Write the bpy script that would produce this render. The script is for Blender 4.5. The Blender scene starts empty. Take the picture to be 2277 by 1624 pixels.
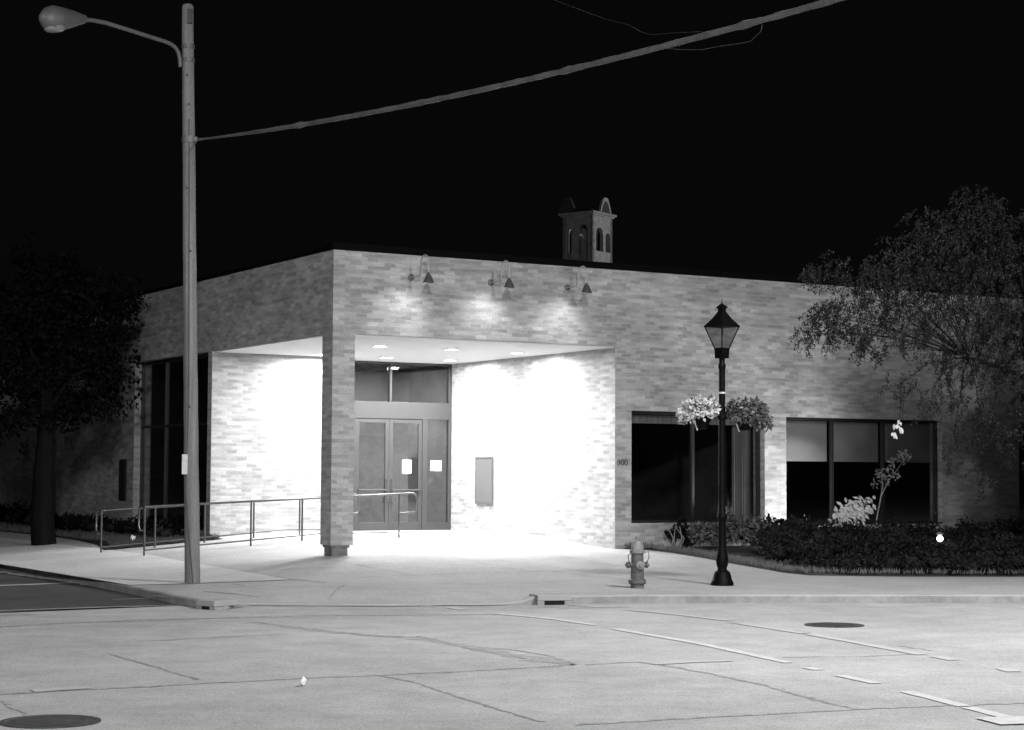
import bpy, bmesh, math, random
from mathutils import Vector, Matrix
random.seed(7)
R = random.Random(11)
sc = bpy.context.scene
COL = sc.collection
PI = math.pi

# ------------------------------------------------------------------ camera (solved from the photograph)
W, H = 2277.0, 1624.0
F_PX, PITCH, ROLL, TH = 4147.88, 0.0589976, 0.00536356, 0.530571
HC = 1.65
KZ = 0.11          # kerb height
fw = Vector((0, math.cos(PITCH), math.sin(PITCH)))
up0 = Vector((0, -math.sin(PITCH), math.cos(PITCH)))
r0 = Vector((1, 0, 0))
cr = math.cos(ROLL)*r0 + math.sin(ROLL)*up0
cu = -math.sin(ROLL)*r0 + math.cos(ROLL)*up0
cd = bpy.data.cameras.new('camera')
cd.sensor_fit = 'HORIZONTAL'; cd.sensor_width = 36.0; cd.lens = F_PX/W*36.0
cd.clip_start = 0.1; cd.clip_end = 2000
cam = bpy.data.objects.new('camera', cd); COL.objects.link(cam)
m3 = Matrix((cr, cu, -fw)).transposed()
cam.matrix_world = Matrix.Translation((0, 0, HC)) @ m3.to_4x4()
sc.camera = cam

# ------------------------------------------------------------------ world, exposure
sc.view_settings.view_transform = 'Standard'; sc.view_settings.look = 'None'
sc.view_settings.gamma = 1.0; sc.view_settings.exposure = 0.0
sc.view_settings.use_curve_mapping = False
wd = bpy.data.worlds.new('World'); sc.world = wd; wd.use_nodes = True
bgn = wd.node_tree.nodes['Background']
bgn.inputs[0].default_value = (1, 1, 1, 1); bgn.inputs[1].default_value = 0.0022
sc.render.filter_size = 2.0

# ------------------------------------------------------------------ street lamps of the crossing (behind and beside the camera), one more at the bell tower
def lamp(name, typ, loc, power, size=0.3, target=None, spot=None, blend=0.5, parent=None):
    d = bpy.data.lights.new(name, typ); d.energy = power
    if typ in ('POINT', 'SPOT'): d.shadow_soft_size = size
    if typ == 'AREA': d.shape = 'DISK'; d.size = size
    if spot: d.spot_size = math.radians(spot); d.spot_blend = blend
    o = bpy.data.objects.new(name, d); COL.objects.link(o); o.location = loc
    if target is not None:
        o.rotation_euler = (Vector(target)-Vector(loc)).to_track_quat('-Z', 'Y').to_euler()
    if parent: o.parent = parent
    return o
lamp('street_light', 'SPOT', (-12.0, 19.0, 10.0), 850, 0.2, (-12.0, 19.0, 0), 177, .33)
lamp('street_light', 'SPOT', (6.5, 18.0, 9.8), 7000, 0.6, (6.5, 18.0, 0), 177, .5)
lamp('street_light', 'POINT', (2.4, -14.0, 12.0), 32500, 1.0)
lamp('street_light', 'POINT', (22.0, 100.0, 15.0), 5200, 0.25)  # unseen lamp added to light the tower's right face

# ------------------------------------------------------------------ helpers: geometry of the place
C0 = Vector((0, 0, HC))
S = Vector((math.cos(TH), math.sin(TH), 0)); T = Vector((-math.sin(TH), math.cos(TH), 0))
P0 = Vector((-2.98866543, 31.0, 0.0))          # front corner of the building
def ray(x, y):
    d = fw + cr*((x-W/2)/F_PX) - cu*((y-H/2)/F_PX)
    return d/d.y
def at(x, y, Y): return C0 + ray(x, y)*Y
def gz(x, y, z=0.0):
    d = ray(x, y); return C0 + d*((z-HC)/d.z)
def st(p):
    v = Vector((p[0], p[1], 0)) - P0; v.z = 0
    return v.dot(S), v.dot(T)
def bw(s, t, z=0.0): return P0 + S*s + T*t + Vector((0, 0, z))
def sstep(a, b, x):
    k = max(0.0, min(1.0, (x-a)/(b-a))); return k*k*(3-2*k)
RA, RB = gz(575, 1342, .02), gz(1110, 1343, .02)   # dropped kerb
def h(x, y):
    s, t = st((x, y))
    base = 0.33+0.17*sstep(0, 3.0, t) if t > 0 else max(KZ, 0.33+0.05*t)
    k = max(0.0, min(1.0, (s+4.0)/5.0))
    z = KZ+(base-KZ)*k
    p = Vector((x, y, 0)); a = Vector((RA.x, RA.y, 0)); b = Vector((RB.x, RB.y, 0))
    q = (p-a).dot(b-a)/(b-a).length_squared; q = max(0, min(1, q))
    d = (p-(a+(b-a)*q)).length
    return 0.02+(z-0.02)*sstep(-0.05, 1.5, d)
def gp(px, py):
    z = 0.2
    for i in range(30):
        p = gz(px, py, z); z = z*.5+h(p.x, p.y)*.5
    return Vector((p.x, p.y, h(p.x, p.y)))

# ------------------------------------------------------------------ helpers: meshes
class MB:
    def __init__(self): self.v = []; self.f = []; self.mi = []; self.m = 0
    def add(self, vs, fs):
        o = len(self.v); self.v += [tuple(v) for v in vs]
        for f in fs: self.f.append([o+i for i in f]); self.mi.append(self.m)
    def box(self, x0, x1, y0, y1, z0, z1, M=None):
        vs = [Vector((x, y, z)) for z in (z0, z1) for y in (y0, y1) for x in (x0, x1)]
        if M: vs = [M @ v for v in vs]
        self.add(vs, [(0, 2, 3, 1), (4, 5, 7, 6), (0, 1, 5, 4), (2, 6, 7, 3), (0, 4, 6, 2), (1, 3, 7, 5)])
    def taper(self, a, b, z0, z1, ca=(0, 0), cb=None):
        cb = cb or ca
        vs = [(ca[0]+i*a, ca[1]+j*a, z0) for i, j in ((-1, -1), (1, -1), (1, 1), (-1, 1))]
        vs += [(cb[0]+i*b, cb[1]+j*b, z1) for i, j in ((-1, -1), (1, -1), (1, 1), (-1, 1))]
        self.add(vs, [(3, 2, 1, 0), (4, 5, 6, 7), (0, 1, 5, 4), (1, 2, 6, 5), (2, 3, 7, 6), (3, 0, 4, 7)])
    def tube(self, pts, rad, n=10, cap=True):
        pts = [Vector(p) for p in pts]; L = len(pts)
        rs = rad if isinstance(rad, (list, tuple)) else [rad]*L
        vs = []; prev = None
        for i, p in enumerate(pts):
            d = (pts[min(i+1, L-1)]-pts[max(i-1, 0)]).normalized()
            if prev is None:
                ref = Vector((0, 0, 1)) if abs(d.z) < .9 else Vector((1, 0, 0))
                a = d.cross(ref).normalized()
            else:
                a = (prev-d*prev.dot(d)).normalized()
            prev = a; b = d.cross(a)
            for k in range(n):
                an = 2*PI*k/n; vs.append(p+(a*math.cos(an)+b*math.sin(an))*rs[i])
        fs = []
        for i in range(L-1):
            for k in range(n):
                k2 = (k+1) % n; fs.append((i*n+k, i*n+k2, (i+1)*n+k2, (i+1)*n+k))
        if cap: fs.append(tuple(range(n-1, -1, -1))); fs.append(tuple((L-1)*n+k for k in range(n)))
        self.add(vs, fs)
    def lathe(self, prof, n=20, M=None, cap=True):
        vs = []
        for r, z in prof:
            for k in range(n):
                an = 2*PI*k/n; v = Vector((r*math.cos(an), r*math.sin(an), z)); vs.append(M @ v if M else v)
        L = len(prof); fs = []
        for i in range(L-1):
            for k in range(n):
                k2 = (k+1) % n; fs.append((i*n+k, i*n+k2, (i+1)*n+k2, (i+1)*n+k))
        if cap: fs.append(tuple(range(n-1, -1, -1))); fs.append(tuple((L-1)*n+k for k in range(n)))
        self.add(vs, fs)
    def quad(self, a, b, c, d): self.add([a, b, c, d], [(0, 1, 2, 3)])
    def leaf(self, p, d, side, ln, wd):
        p = Vector(p); self.add([p, p+d*ln*.45+side*wd*.5, p+d*ln, p+d*ln*.45-side*wd*.5], [(0, 1, 2, 3)])
    def build(self, name, mat, parent=None, smooth=None, bevel=0, loc=None):
        me = bpy.data.meshes.new(name); me.from_pydata(self.v, [], self.f)
        ms = mat if isinstance(mat, (list, tuple)) else [mat]
        for mm in ms: me.materials.append(mm)
        if len(ms) > 1:
            for p, i in zip(me.polygons, self.mi): p.material_index = i
        me.validate(); me.update()
        uv = me.uv_layers.new(name='UVMap')
        for p in me.polygons:
            n = p.normal
            for li in p.loop_indices:
                v = me.vertices[me.loops[li].vertex_index].co
                if abs(n.z) > .75: q = (v.x, v.y)
                elif abs(n.x) > abs(n.y): q = (v.y+.13, v.z)
                else: q = (v.x, v.z)
                uv.data[li].uv = q
        if smooth is not None:
            for p in me.polygons: p.use_smooth = True
            me.set_sharp_from_angle(angle=math.radians(smooth))
        o = bpy.data.objects.new(name, me); COL.objects.link(o)
        if parent: o.parent = parent
        if loc is not None: o.location = loc
        if bevel:
            b = o.modifiers.new('bevel', 'BEVEL'); b.width = bevel; b.segments = 2; b.limit_method = 'ANGLE'
        return o
def tag(o, label=None, cat=None, group=None, kind=None):
    if label: o['label'] = label
    if cat: o['category'] = cat
    if group: o['group'] = group
    if kind: o['kind'] = kind
    return o
def thing(name, label, cat, loc=(0, 0, 0), rz=0.0, group=None):
    o = bpy.data.objects.new(name, None); COL.objects.link(o); o.empty_display_size = .2
    o.location = loc; o.rotation_euler = (0, 0, rz)
    return tag(o, label, cat, group)
def copy_thing(o, loc, rz=None, label=None, parent=None):
    c = o.copy(); COL.objects.link(c)
    if parent is None:
        c.location = loc
        if rz is not None: c.rotation_euler = (0, 0, rz)
        if label: c['label'] = label
    else: c.parent = parent
    for ch in list(o.children): copy_thing(ch, None, parent=c)
    return c

# ------------------------------------------------------------------ helpers: materials (black-and-white film: all neutral greys)
def g(v): return (v, v, v, 1)
def new_mat(name):
    m = bpy.data.materials.new(name); m.use_nodes = True
    nt = m.node_tree; b = nt.nodes['Principled BSDF']
    return m, nt, b
def node(nt, t, **kw):
    n = nt.nodes.new(t)
    for k, v in kw.items():
        if k in n.inputs.keys(): n.inputs[k].default_value = v
        else: setattr(n, k, v)
    return n
def math_n(nt, op, a, b=None, clamp=False):
    n = nt.nodes.new('ShaderNodeMath'); n.operation = op; n.use_clamp = clamp
    for i, x in enumerate((a, b)):
        if x is None: continue
        if isinstance(x, (int, float)): n.inputs[i].default_value = x
        else: nt.links.new(x, n.inputs[i])
    return n.outputs[0]
def noise_fac(nt, scale, lo, hi, detail=4, coord='Object', stretch=None, rough=.6):
    """a noise multiplier between lo and hi"""
    tc = nt.nodes.new('ShaderNodeTexCoord')
    src = tc.outputs[coord]
    if stretch:
        mp = nt.nodes.new('ShaderNodeMapping'); mp.inputs['Scale'].default_value = stretch
        nt.links.new(src, mp.inputs[0]); src = mp.outputs[0]
    n = nt.nodes.new('ShaderNodeTexNoise'); n.inputs['Scale'].default_value = scale
    n.inputs['Detail'].default_value = detail; n.inputs['Roughness'].default_value = rough
    nt.links.new(src, n.inputs['Vector'])
    mr = nt.nodes.new('ShaderNodeMapRange'); mr.inputs[1].default_value = .3; mr.inputs[2].default_value = .7
    mr.inputs[3].default_value = lo; mr.inputs[4].default_value = hi
    nt.links.new(n.outputs[0], mr.inputs[0])
    return mr.outputs[0]
def mat(name, v, rough=.8, metal=0.0, layers=((6, .8, 1.2),), bump=None, spec=.4, stretch=None, coord='Object'):
    m, nt, b = new_mat(name)
    val = None
    for L in layers:
        f = noise_fac(nt, L[0], L[1], L[2], coord=coord, stretch=L[3] if len(L) > 3 else None)
        val = f if val is None else math_n(nt, 'MULTIPLY', val, f)
    val = math_n(nt, 'MULTIPLY', val, v) if val is not None else None
    if val is not None: nt.links.new(val, b.inputs['Base Color'])
    else: b.inputs['Base Color'].default_value = g(v)
    b.inputs['Roughness'].default_value = rough; b.inputs['Metallic'].default_value = metal
    b.inputs['Specular IOR Level'].default_value = spec
    if bump:
        tc = nt.nodes.new('ShaderNodeTexCoord'); n = node(nt, 'ShaderNodeTexNoise', Scale=bump[0], Detail=6)
        nt.links.new(tc.outputs[coord], n.inputs['Vector'])
        bp = nt.nodes.new('ShaderNodeBump'); bp.inputs['Strength'].default_value = bump[1]; bp.inputs['Distance'].default_value = .01
        nt.links.new(n.outputs[0], bp.inputs['Height']); nt.links.new(bp.outputs[0], b.inputs['Normal'])
    return m
def brick_mat(name, c1, c2, mortar, bw_=.21, bh=.068, mort=.005):
    m, nt, b = new_mat(name)
    tc = nt.nodes.new('ShaderNodeTexCoord')
    br = nt.nodes.new('ShaderNodeTexBrick')
    br.inputs['Color1'].default_value = g(c1); br.inputs['Color2'].default_value = g(c2); br.inputs['Mortar'].default_value = g(mortar)
    br.inputs['Scale'].default_value = 1; br.inputs['Mortar Size'].default_value = mort
    br.inputs['Brick Width'].default_value = bw_; br.inputs['Row Height'].default_value = bh; br.inputs['Bias'].default_value = -.1
    nt.links.new(tc.outputs['UV'], br.inputs['Vector'])
    f = noise_fac(nt, 1.0, .82, 1.16, coord='UV', stretch=(1.6, 9, 1), detail=2)
    f2 = noise_fac(nt, 1.0, .78, 1.18, coord='UV', stretch=(.8, 1.1, 1))
    f3 = noise_fac(nt, 60, .70, 1.30, coord='UV', detail=2)
    k = math_n(nt, 'MULTIPLY', math_n(nt, 'MULTIPLY', f, f2), f3)
    # a sprinkling of darker burnt bricks in clumps
    mx = nt.nodes.new('ShaderNodeMix'); mx.data_type = 'RGBA'; mx.blend_type = 'MULTIPLY'; mx.inputs[0].default_value = 1
    nt.links.new(br.outputs['Color'], mx.inputs[6])
    cb = nt.nodes.new('ShaderNodeCombineXYZ')
    for i in range(3): nt.links.new(k, cb.inputs[i])
    nt.links.new(cb.outputs[0], mx.inputs[7])
    nt.links.new(mx.outputs[2], b.inputs['Base Color'])
    b.inputs['Roughness'].default_value = .85; b.inputs['Specular IOR Level'].default_value = .25
    bp = nt.nodes.new('ShaderNodeBump'); bp.inputs['Strength'].default_value = .5; bp.inputs['Distance'].default_value = .006
    inv = math_n(nt, 'SUBTRACT', 1.0, br.outputs['Fac']); nt.links.new(inv, bp.inputs['Height'])
    nt.links.new(bp.outputs[0], b.inputs['Normal'])
    return m
def glass_mat(name, tint=.8, refl=1.0, rough=.02):
    m, nt, b = new_mat(name); nt.nodes.remove(b)
    out = nt.nodes['Material Output']
    tr = nt.nodes.new('ShaderNodeBsdfTransparent'); tr.inputs[0].default_value = g(tint)
    gl = nt.nodes.new('ShaderNodeBsdfGlossy'); gl.inputs[0].default_value = g(.95); gl.inputs['Roughness'].default_value = rough
    fr = nt.nodes.new('ShaderNodeFresnel'); fr.inputs['IOR'].default_value = 1.5
    fac = math_n(nt, 'MULTIPLY', fr.outputs[0], refl, True)
    mx = nt.nodes.new('ShaderNodeMixShader'); nt.links.new(fac, mx.inputs[0])
    nt.links.new(tr.outputs[0], mx.inputs[1]); nt.links.new(gl.outputs[0], mx.inputs[2])
    nt.links.new(mx.outputs[0], out.inputs[0])
    return m
def emit_mat(name, s):
    m, nt, b = new_mat(name); b.inputs['Base Color'].default_value = g(.8)
    b.inputs['Emission Color'].default_value = g(1); b.inputs['Emission Strength'].default_value = s
    return m
def paint_mat(name, paint, under, cover):
    """worn road paint: noise decides where the surface below shows through"""
    m, nt, b = new_mat(name)
    f = noise_fac(nt, 9, 0, 1, detail=8, rough=.75)
    k = math_n(nt, 'GREATER_THAN', f, 1-cover)
    f3 = noise_fac(nt, 120, .85, 1.15)
    mr = nt.nodes.new('ShaderNodeMapRange'); mr.inputs[3].default_value = under; mr.inputs[4].default_value = paint
    nt.links.new(f, mr.inputs[0]); mr.inputs[1].default_value = max(0, .75-cover); mr.inputs[2].default_value = 1.15-cover
    v = math_n(nt, 'MULTIPLY', mr.outputs[0], f3); nt.links.new(v, b.inputs['Base Color'])
    b.inputs['Roughness'].default_value = .8
    return m

ROADV = .38
M = {}
M['road'] = mat('road_concrete', ROADV, .9, layers=((.35, .84, 1.13), (2.2, .88, 1.1), (14, .90, 1.10), (55, .68, 1.32), (120, .75, 1.25)), bump=(180, .5), spec=.2)
M['asphalt'] = mat('dark_asphalt', .062, .9, layers=((.5, .75, 1.25), (2.5, .85, 1.15), (200, .75, 1.25)), bump=(180, .5), spec=.2)
M['tar'] = paint_mat('crack_tar', .19, ROADV, .5)
M['patch'] = paint_mat('patch_asphalt', .24, ROADV*.95, .55)
M['walk'] = mat('sidewalk_concrete', .365, .9, layers=((.5, .9, 1.08), (3, .93, 1.06), (24, .88, 1.12), (65, .75, 1.25)), bump=(150, .3), spec=.2)
M['walk_pale'] = mat('paler_sidewalk_concrete', .52, .9, layers=((.5, .9, 1.08), (3, .93, 1.06), (24, .88, 1.12), (65, .75, 1.25)), bump=(150, .3), spec=.2)  # paler concrete than the rest of the sidewalk
M['kerb'] = mat('kerb_concrete', .34, .9, layers=((1.2, .8, 1.12), (90, .85, 1.15)), spec=.2)
M['kerb_face'] = mat('shaded_kerb_face', .27, .9, layers=((1.2, .7, 1.2), (9, .8, 1.15)), spec=.2)  # face colour set below the top's to hold its shade
M['joint'] = mat('joint_dark', .22, .9, layers=((3, .6, 1.5),))
M['paint'] = paint_mat('worn_white_paint', .52, ROADV*1.02, .60)
M['paint2'] = paint_mat('very_worn_white_paint', .43, ROADV*1.02, .45)
M['grass'] = mat('grass_blades', .10, .8, layers=((5, .6, 1.4),))
M['soil'] = mat('soil', .045, .95, layers=((5, .6, 1.4), (60, .7, 1.3)))
M['unlit_soil'] = mat('unlit_soil', .018, .95, layers=((5, .6, 1.4), (60, .7, 1.3)), spec=.1)  # soil copy darkened for the unlit strip by the side wall
M['night_grass'] = mat('night_grass', .05, .8, layers=((5, .6, 1.4),))  # grass copy with the lack of light put into its colour
M['brick'] = brick_mat('grey_brick', .26, .43, .35)
M['footing'] = mat('pillar_footing', .16, .8, layers=((5, .55, 1.4), (40, .85, 1.15)))
M['white'] = mat('white_soffit', .54, .7, layers=((2, .96, 1.04),))
M['coping'] = mat('dark_coping', .003, .8, layers=((3, .9, 1.1),), spec=.05)
M['roofing'] = mat('roofing', .03, .9)
M['dark_frame'] = mat('dark_bronze_frame', .02, .45, layers=((3, .9, 1.1),))
M['alu'] = mat('aluminium_frame', .050, .45, metal=.1, layers=((4, .94, 1.06), (60, .95, 1.05)))
M['glass'] = glass_mat('window_glass', .85, .7)
M['door_glass'] = glass_mat('door_glass', .8, 2.2)
M['clear'] = glass_mat('lantern_glass', .9, .5)
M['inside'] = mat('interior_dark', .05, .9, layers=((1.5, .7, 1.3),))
M['lobby'] = mat('lobby_wall', .40, .9, layers=((1.2, .8, 1.2),))
M['lobby_dark'] = mat('lobby_dark_panel', .2, .8)
M['blind'] = mat('roller_blind', .38, .9, layers=((60, .92, 1.08), (1.5, .92, 1.08)))
M['curtain'] = mat('curtain', .16, .9, layers=((1, .6, 1.4, (14, 14, .3)),))
M['rail'] = mat('galvanised_rail', .10, .3, metal=.55, layers=((8, .85, 1.15),), spec=.6)
M['black_iron'] = mat('black_iron', .003, .5, layers=((10, .8, 1.2),), spec=.08, bump=(60, .25))
M['wood'] = mat('weathered_pole_wood', .17, .9, layers=((1, .72, 1.22, (22, 22, .8)), (70, .85, 1.15, (1, 1, .25))), bump=(30, .4), spec=.2)
M['wood_dark'] = mat('dark_pole_crack', .07, .9)
M['steel'] = mat('grey_steel', .11, .5, metal=.2, layers=((5, .85, 1.15),))
M['bright_steel'] = mat('bright_steel', .34, .5)
M['lens'] = mat('lamp_lens', .2, .3, layers=((5, .9, 1.1),), spec=.6)
M['shade'] = mat('dark_shade', .07, .5)
M['shade_in'] = mat('shade_lining', .7, .5)
M['paper'] = mat('paper', .8, .8, layers=((8, .95, 1.03),))
M['plate'] = mat('pale_plate', .55, .6, layers=((20, .8, 1.1),))
M['notice'] = mat('notice_board', .10, .7, layers=((30, .93, 1.07),))
M['hydrant'] = mat('hydrant_paint', .105, .5, layers=((8, .65, 1.3), (40, .85, 1.15)), spec=.4)
M['hydrant_cap'] = mat('hydrant_pale_paint', .19, .5, layers=((10, .75, 1.2),))
M['iron'] = mat('cast_iron', .045, .6, layers=((12, .7, 1.4),), bump=(40, .5))
M['hole'] = mat('drain_mouth', .006, 1.0)
M['leaf'] = mat('tree_leaf', .010, .65, layers=((1.2, .6, 1.45), (9, .8, 1.2)), spec=.3)
M['leaf_dark'] = mat('dark_leaf', .007, .7, layers=((1.5, .6, 1.4),), spec=.2)
M['shrub'] = mat('shrub_leaf', .075, .7, layers=((1.5, .5, 1.5), (12, .7, 1.3)), spec=.25)
M['night_leaf'] = mat('night_leaf', .003, .8, layers=((1.5, .6, 1.4),), spec=.1)  # leaf colour cut to near black where no lamp light reaches
M['night_bark'] = mat('night_bark', .006, .9, layers=((1, .6, 1.4, (12, 12, 2)),), spec=.1)  # bark copy coloured as if in night shade
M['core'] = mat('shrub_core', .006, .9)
M['bark'] = mat('bark', .06, .9, layers=((1, .6, 1.4, (12, 12, 2)),), bump=(30, .6))
M['lit_leaf'] = mat('lit_leaf', .66, .7, layers=((10, .6, 1.15),))  # leaf colour raised to near white for leaves catching light
M['mid_leaf'] = mat('mid_leaf', .24, .7, layers=((10, .8, 1.2),))
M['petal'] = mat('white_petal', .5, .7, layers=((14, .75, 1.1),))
M['stone'] = mat('tower_stone', .34, .9, layers=((3, .75, 1.2), (20, .85, 1.15)))
M['tower_roof'] = mat('tower_roof', .06, .8)
M['cable'] = mat('cable_sheath', .09, .6, layers=((3, .65, 1.35), (30, .8, 1.2)))
M['wire'] = mat('thin_wire', .05, .6)
M['gable_in'] = mat('gable_panel', .06, .9)
M['light'] = emit_mat('lit_lens', 25)
M['bulb'] = emit_mat('lit_bulb', 6)
M['digit'] = mat('house_digit', .06, .5)

# ------------------------------------------------------------------ ground, roads
def sheet(name, polys, z, m):
    b = MB()
    for p in polys: b.add([(q[0], q[1], z) for q in p], [tuple(range(len(p)))])
    return b.build(name, m)
b = MB()
xs = [-400, -60, -20, 0, 20, 60, 400]; ys = [-60, -10, 10, 30, 60, 150, 700]
for i in range(6):
    for j in range(6): b.quad((xs[i], ys[j], 0), (xs[i+1], ys[j], 0), (xs[i+1], ys[j+1], 0), (xs[i], ys[j+1], 0))
tag(b.build('road', M['road']), kind='structure')

def ribbon(b, pts, w, z=.004, jit=0.0, ground=False, seg=.25, wv=.6):
    """strip lying on the ground along world points"""
    P = []
    for a, c in zip(pts[:-1], pts[1:]):
        n = max(1, int((Vector(c)-Vector(a)).length/seg))
        for i in range(n): P.append(Vector(a).lerp(Vector(c), i/n))
    P.append(Vector(pts[-1])); L = len(P); vs = []
    for i, p in enumerate(P):
        d = P[min(i+1, L-1)]-P[max(i-1, 0)]; d.z = 0; d.normalize(); nn = Vector((-d.y, d.x, 0))
        c = p+nn*R.uniform(-jit, jit)
        ww = w*(1+R.uniform(-wv, wv)*(1 if jit else 0))
        for sg in (-.5, .5):
            q = c+nn*ww*sg; q.z = (h(q.x, q.y) if ground else 0)+z; vs.append(q)
    b.add(vs, [(2*i, 2*i+1, 2*i+3, 2*i+2) for i in range(L-1)])
def road_px(*pts): return [gz(x, y) for x, y in pts]

# kerb line (camera-measured points on real ground heights)
kp = [(-3, 1253, KZ), (100, 1269, KZ), (200, 1287, KZ), (300, 1306, KZ), (380, 1323, KZ), (440, 1333, KZ), (505, 1339, .09), (575, 1342, .02),
      (850, 1343, .02), (1110, 1343, .02), (1168, 1335, .06), (1192, 1326, KZ), (1250, 1325, KZ), (1417, 1323, KZ), (1800, 1323, KZ), (2280, 1323, KZ)]
KW = [gz(x, y, z) for x, y, z in kp]
KW = [KW[0]+T*60, KW[0]+T*14] + KW + [KW[-1]+Vector((12, .4, 0)), KW[-1]+Vector((60, 3, 0))]
# resample
KP = []
for a, c in zip(KW[:-1], KW[1:]):
    n = max(1, min(30, int((c-a).length/.3)))
    for i in range(n): KP.append(a.lerp(c, i/n))
KP.append(KW[-1])
NK = []
for i in range(len(KP)):
    d = KP[min(i+1, len(KP)-1)]-KP[max(i-1, 0)]; d.z = 0; d.normalize(); NK.append(Vector((d.y, -d.x, 0))*-1)
b = MB(); prof = []
for p, n in zip(KP, NK):
    z = p.z
    prof.append([Vector((p.x, p.y, -.05)), Vector((p.x, p.y, z-.02))+n*.015, Vector((p.x, p.y, z))+n*.035, Vector((p.x, p.y, z+.001))+n*.16, Vector((p.x, p.y, -.05))+n*.16])
for i in range(len(prof)-1):
    for k in range(4):
        b.m = 1 if k == 0 else 0
        b.quad(prof[i][k], prof[i+1][k], prof[i+1][k+1], prof[i][k+1])
tag(b.build('kerb', [M['kerb'], M['kerb_face']], smooth=40), kind='structure')
# sidewalk and forecourt, lofted from the kerb to a line deep inside the building
b = MB(); cen = bw(7, 14); rows = []
for p, n in zip(KP, NK):
    q = p+n*.16; row = []
    s_, t_ = st(p)
    tgt = cen if t_ < 12 else bw(7, t_+1)
    for k in range(91):
        f = (k/90)**1.25; x = q.x+(tgt.x-q.x)*f; y = q.y+(tgt.y-q.y)*f
        zz = h(x, y)
        if k == 0: zz = p.z-.001
        row.append(Vector((x, y, zz)))
    rows.append(row)
for i in range(len(rows)-1):
    for k in range(90):
        b.quad(rows[i][k], rows[i+1][k], rows[i+1][k+1], rows[i][k+1])
tag(b.build('sidewalk', M['walk'], smooth=60), kind='structure')

b = MB()
def slab(s0, s1, t0, t1, step=.25):
    ns = max(1, int((s1-s0)/step)); nt_ = max(1, int((t1-t0)/step)); vs = []
    for i in range(ns+1):
        for j in range(nt_+1):
            p = bw(s0+(s1-s0)*i/ns, t0+(t1-t0)*j/nt_); p.z = h(p.x, p.y)+.008; vs.append(p)
    b.add(vs, [(i*(nt_+1)+j, (i+1)*(nt_+1)+j, (i+1)*(nt_+1)+j+1, i*(nt_+1)+j+1) for i in range(ns) for j in range(nt_)])
slab(-4.6, -2.2, -3.4, 30)
tag(b.build('paler_sidewalk_slab', M['walk_pale'], smooth=60), kind='structure')

# side street asphalt, gutters
b = MB()
pl = road_px((-8, 1362), (250, 1351), (560, 1346), (900, 1350), (1122, 1350), (1122, 1345)) 
left_k = [KP[i] for i in range(len(KP)) if i % 1 == 0]
poly = road_px((-10, 1364), (200, 1352), (400, 1347.5), (560, 1345.5))
kk = [Vector((p.x, p.y, 0))-n*.004 for p, n in zip(KP, NK) if p.x < gz(575, 1342).x]
far = [Vector(kk[0])-S*9, ]
ring = poly + [v for v in kk[::-1] if st(v)[1] < 60] + far
bm = bmesh.new()
vv = [bm.verts.new((v.x, v.y, .004)) for v in ring]
fc = bm.faces.new(vv); bmesh.ops.triangulate(bm, faces=[fc])
me = bpy.data.meshes.new('side_street'); bm.to_mesh(me); bm.free(); me.materials.append(M['asphalt'])
o = bpy.data.objects.new('side_street', me); COL.objects.link(o); tag(o, kind='structure')
b = MB()
ribbon(b, road_px((-10, 1360), (250, 1351), (420, 1347), (575, 1345.5)), .10, .008, .01)
ribbon(b, road_px((250, 1334.5), (330, 1332), (384, 1331)), .07, .008, .01)
tag(b.build('gutter_edge', M['kerb']), kind='structure')
b = MB()
ribbon(b, road_px((440, 1346), (575, 1347), (850, 1349), (1000, 1347), (1125, 1346)), .16, .008, .03)
ribbon(b, road_px((1125, 1340.5), (1190, 1338)), .10, .008, .02)
ribbon(b, road_px((1290, 1334), (1700, 1336), (2290, 1337)), .22, .005, .05)
tag(b.build('gutter', M['patch']), kind='structure')
b = MB()
ribbon(b, road_px((-8, 1271), (80, 1284), (168, 1297), (240, 1307)), .16, .008, .005)
ribbon(b, road_px((-8, 1304), (60, 1302), (112, 1299.5), (160, 1298)), .12, .012, .005)
tag(b.build('stop_line', M['paint']), kind='structure')
# crosswalk lines over the main street
b = MB()
for s_ in [((1110, 1366), (1220, 1376), (1325, 1391)), ((1365, 1399), (1560, 1433), (1754, 1475)), ((1794, 1486), (1823, 1491)), ((1866, 1503), (1950, 1521)),
           ((2014, 1539), (2145, 1572)), ((2150, 1574), (2268, 1604))]:
    ribbon(b, road_px(*s_), .115, .006, .003, seg=.12, wv=.12)
ribbon(b, [gz(2240, 1597), gz(2300, 1612)], .5, .010)
tag(b.build('crosswalk_line', M['paint']), kind='structure')
b = MB()
for s_ in [((1398, 1357), (1500, 1367), (1622, 1381)), ((1650, 1388), (1790, 1410)), ((1798, 1411), (1920, 1433), (2050, 1457)), ((2078, 1461), (2122, 1469)), ((2226, 1487), (2256, 1495)),
           ((940, 1348), (960, 1350)), ((1000, 1352), (1032, 1357)), ((1268, 1346), (1336, 1351)), ((1450, 1478), (1540, 1473), (1625, 1470))]:
    ribbon(b, road_px(*s_), .13, .006, .003, seg=.12, wv=.12)
ribbon(b, road_px((70, 1537), (130, 1534), (200, 1530)), .12, .006, .03)
tag(b.build('faded_line', M['paint2']), kind='structure')
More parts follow.
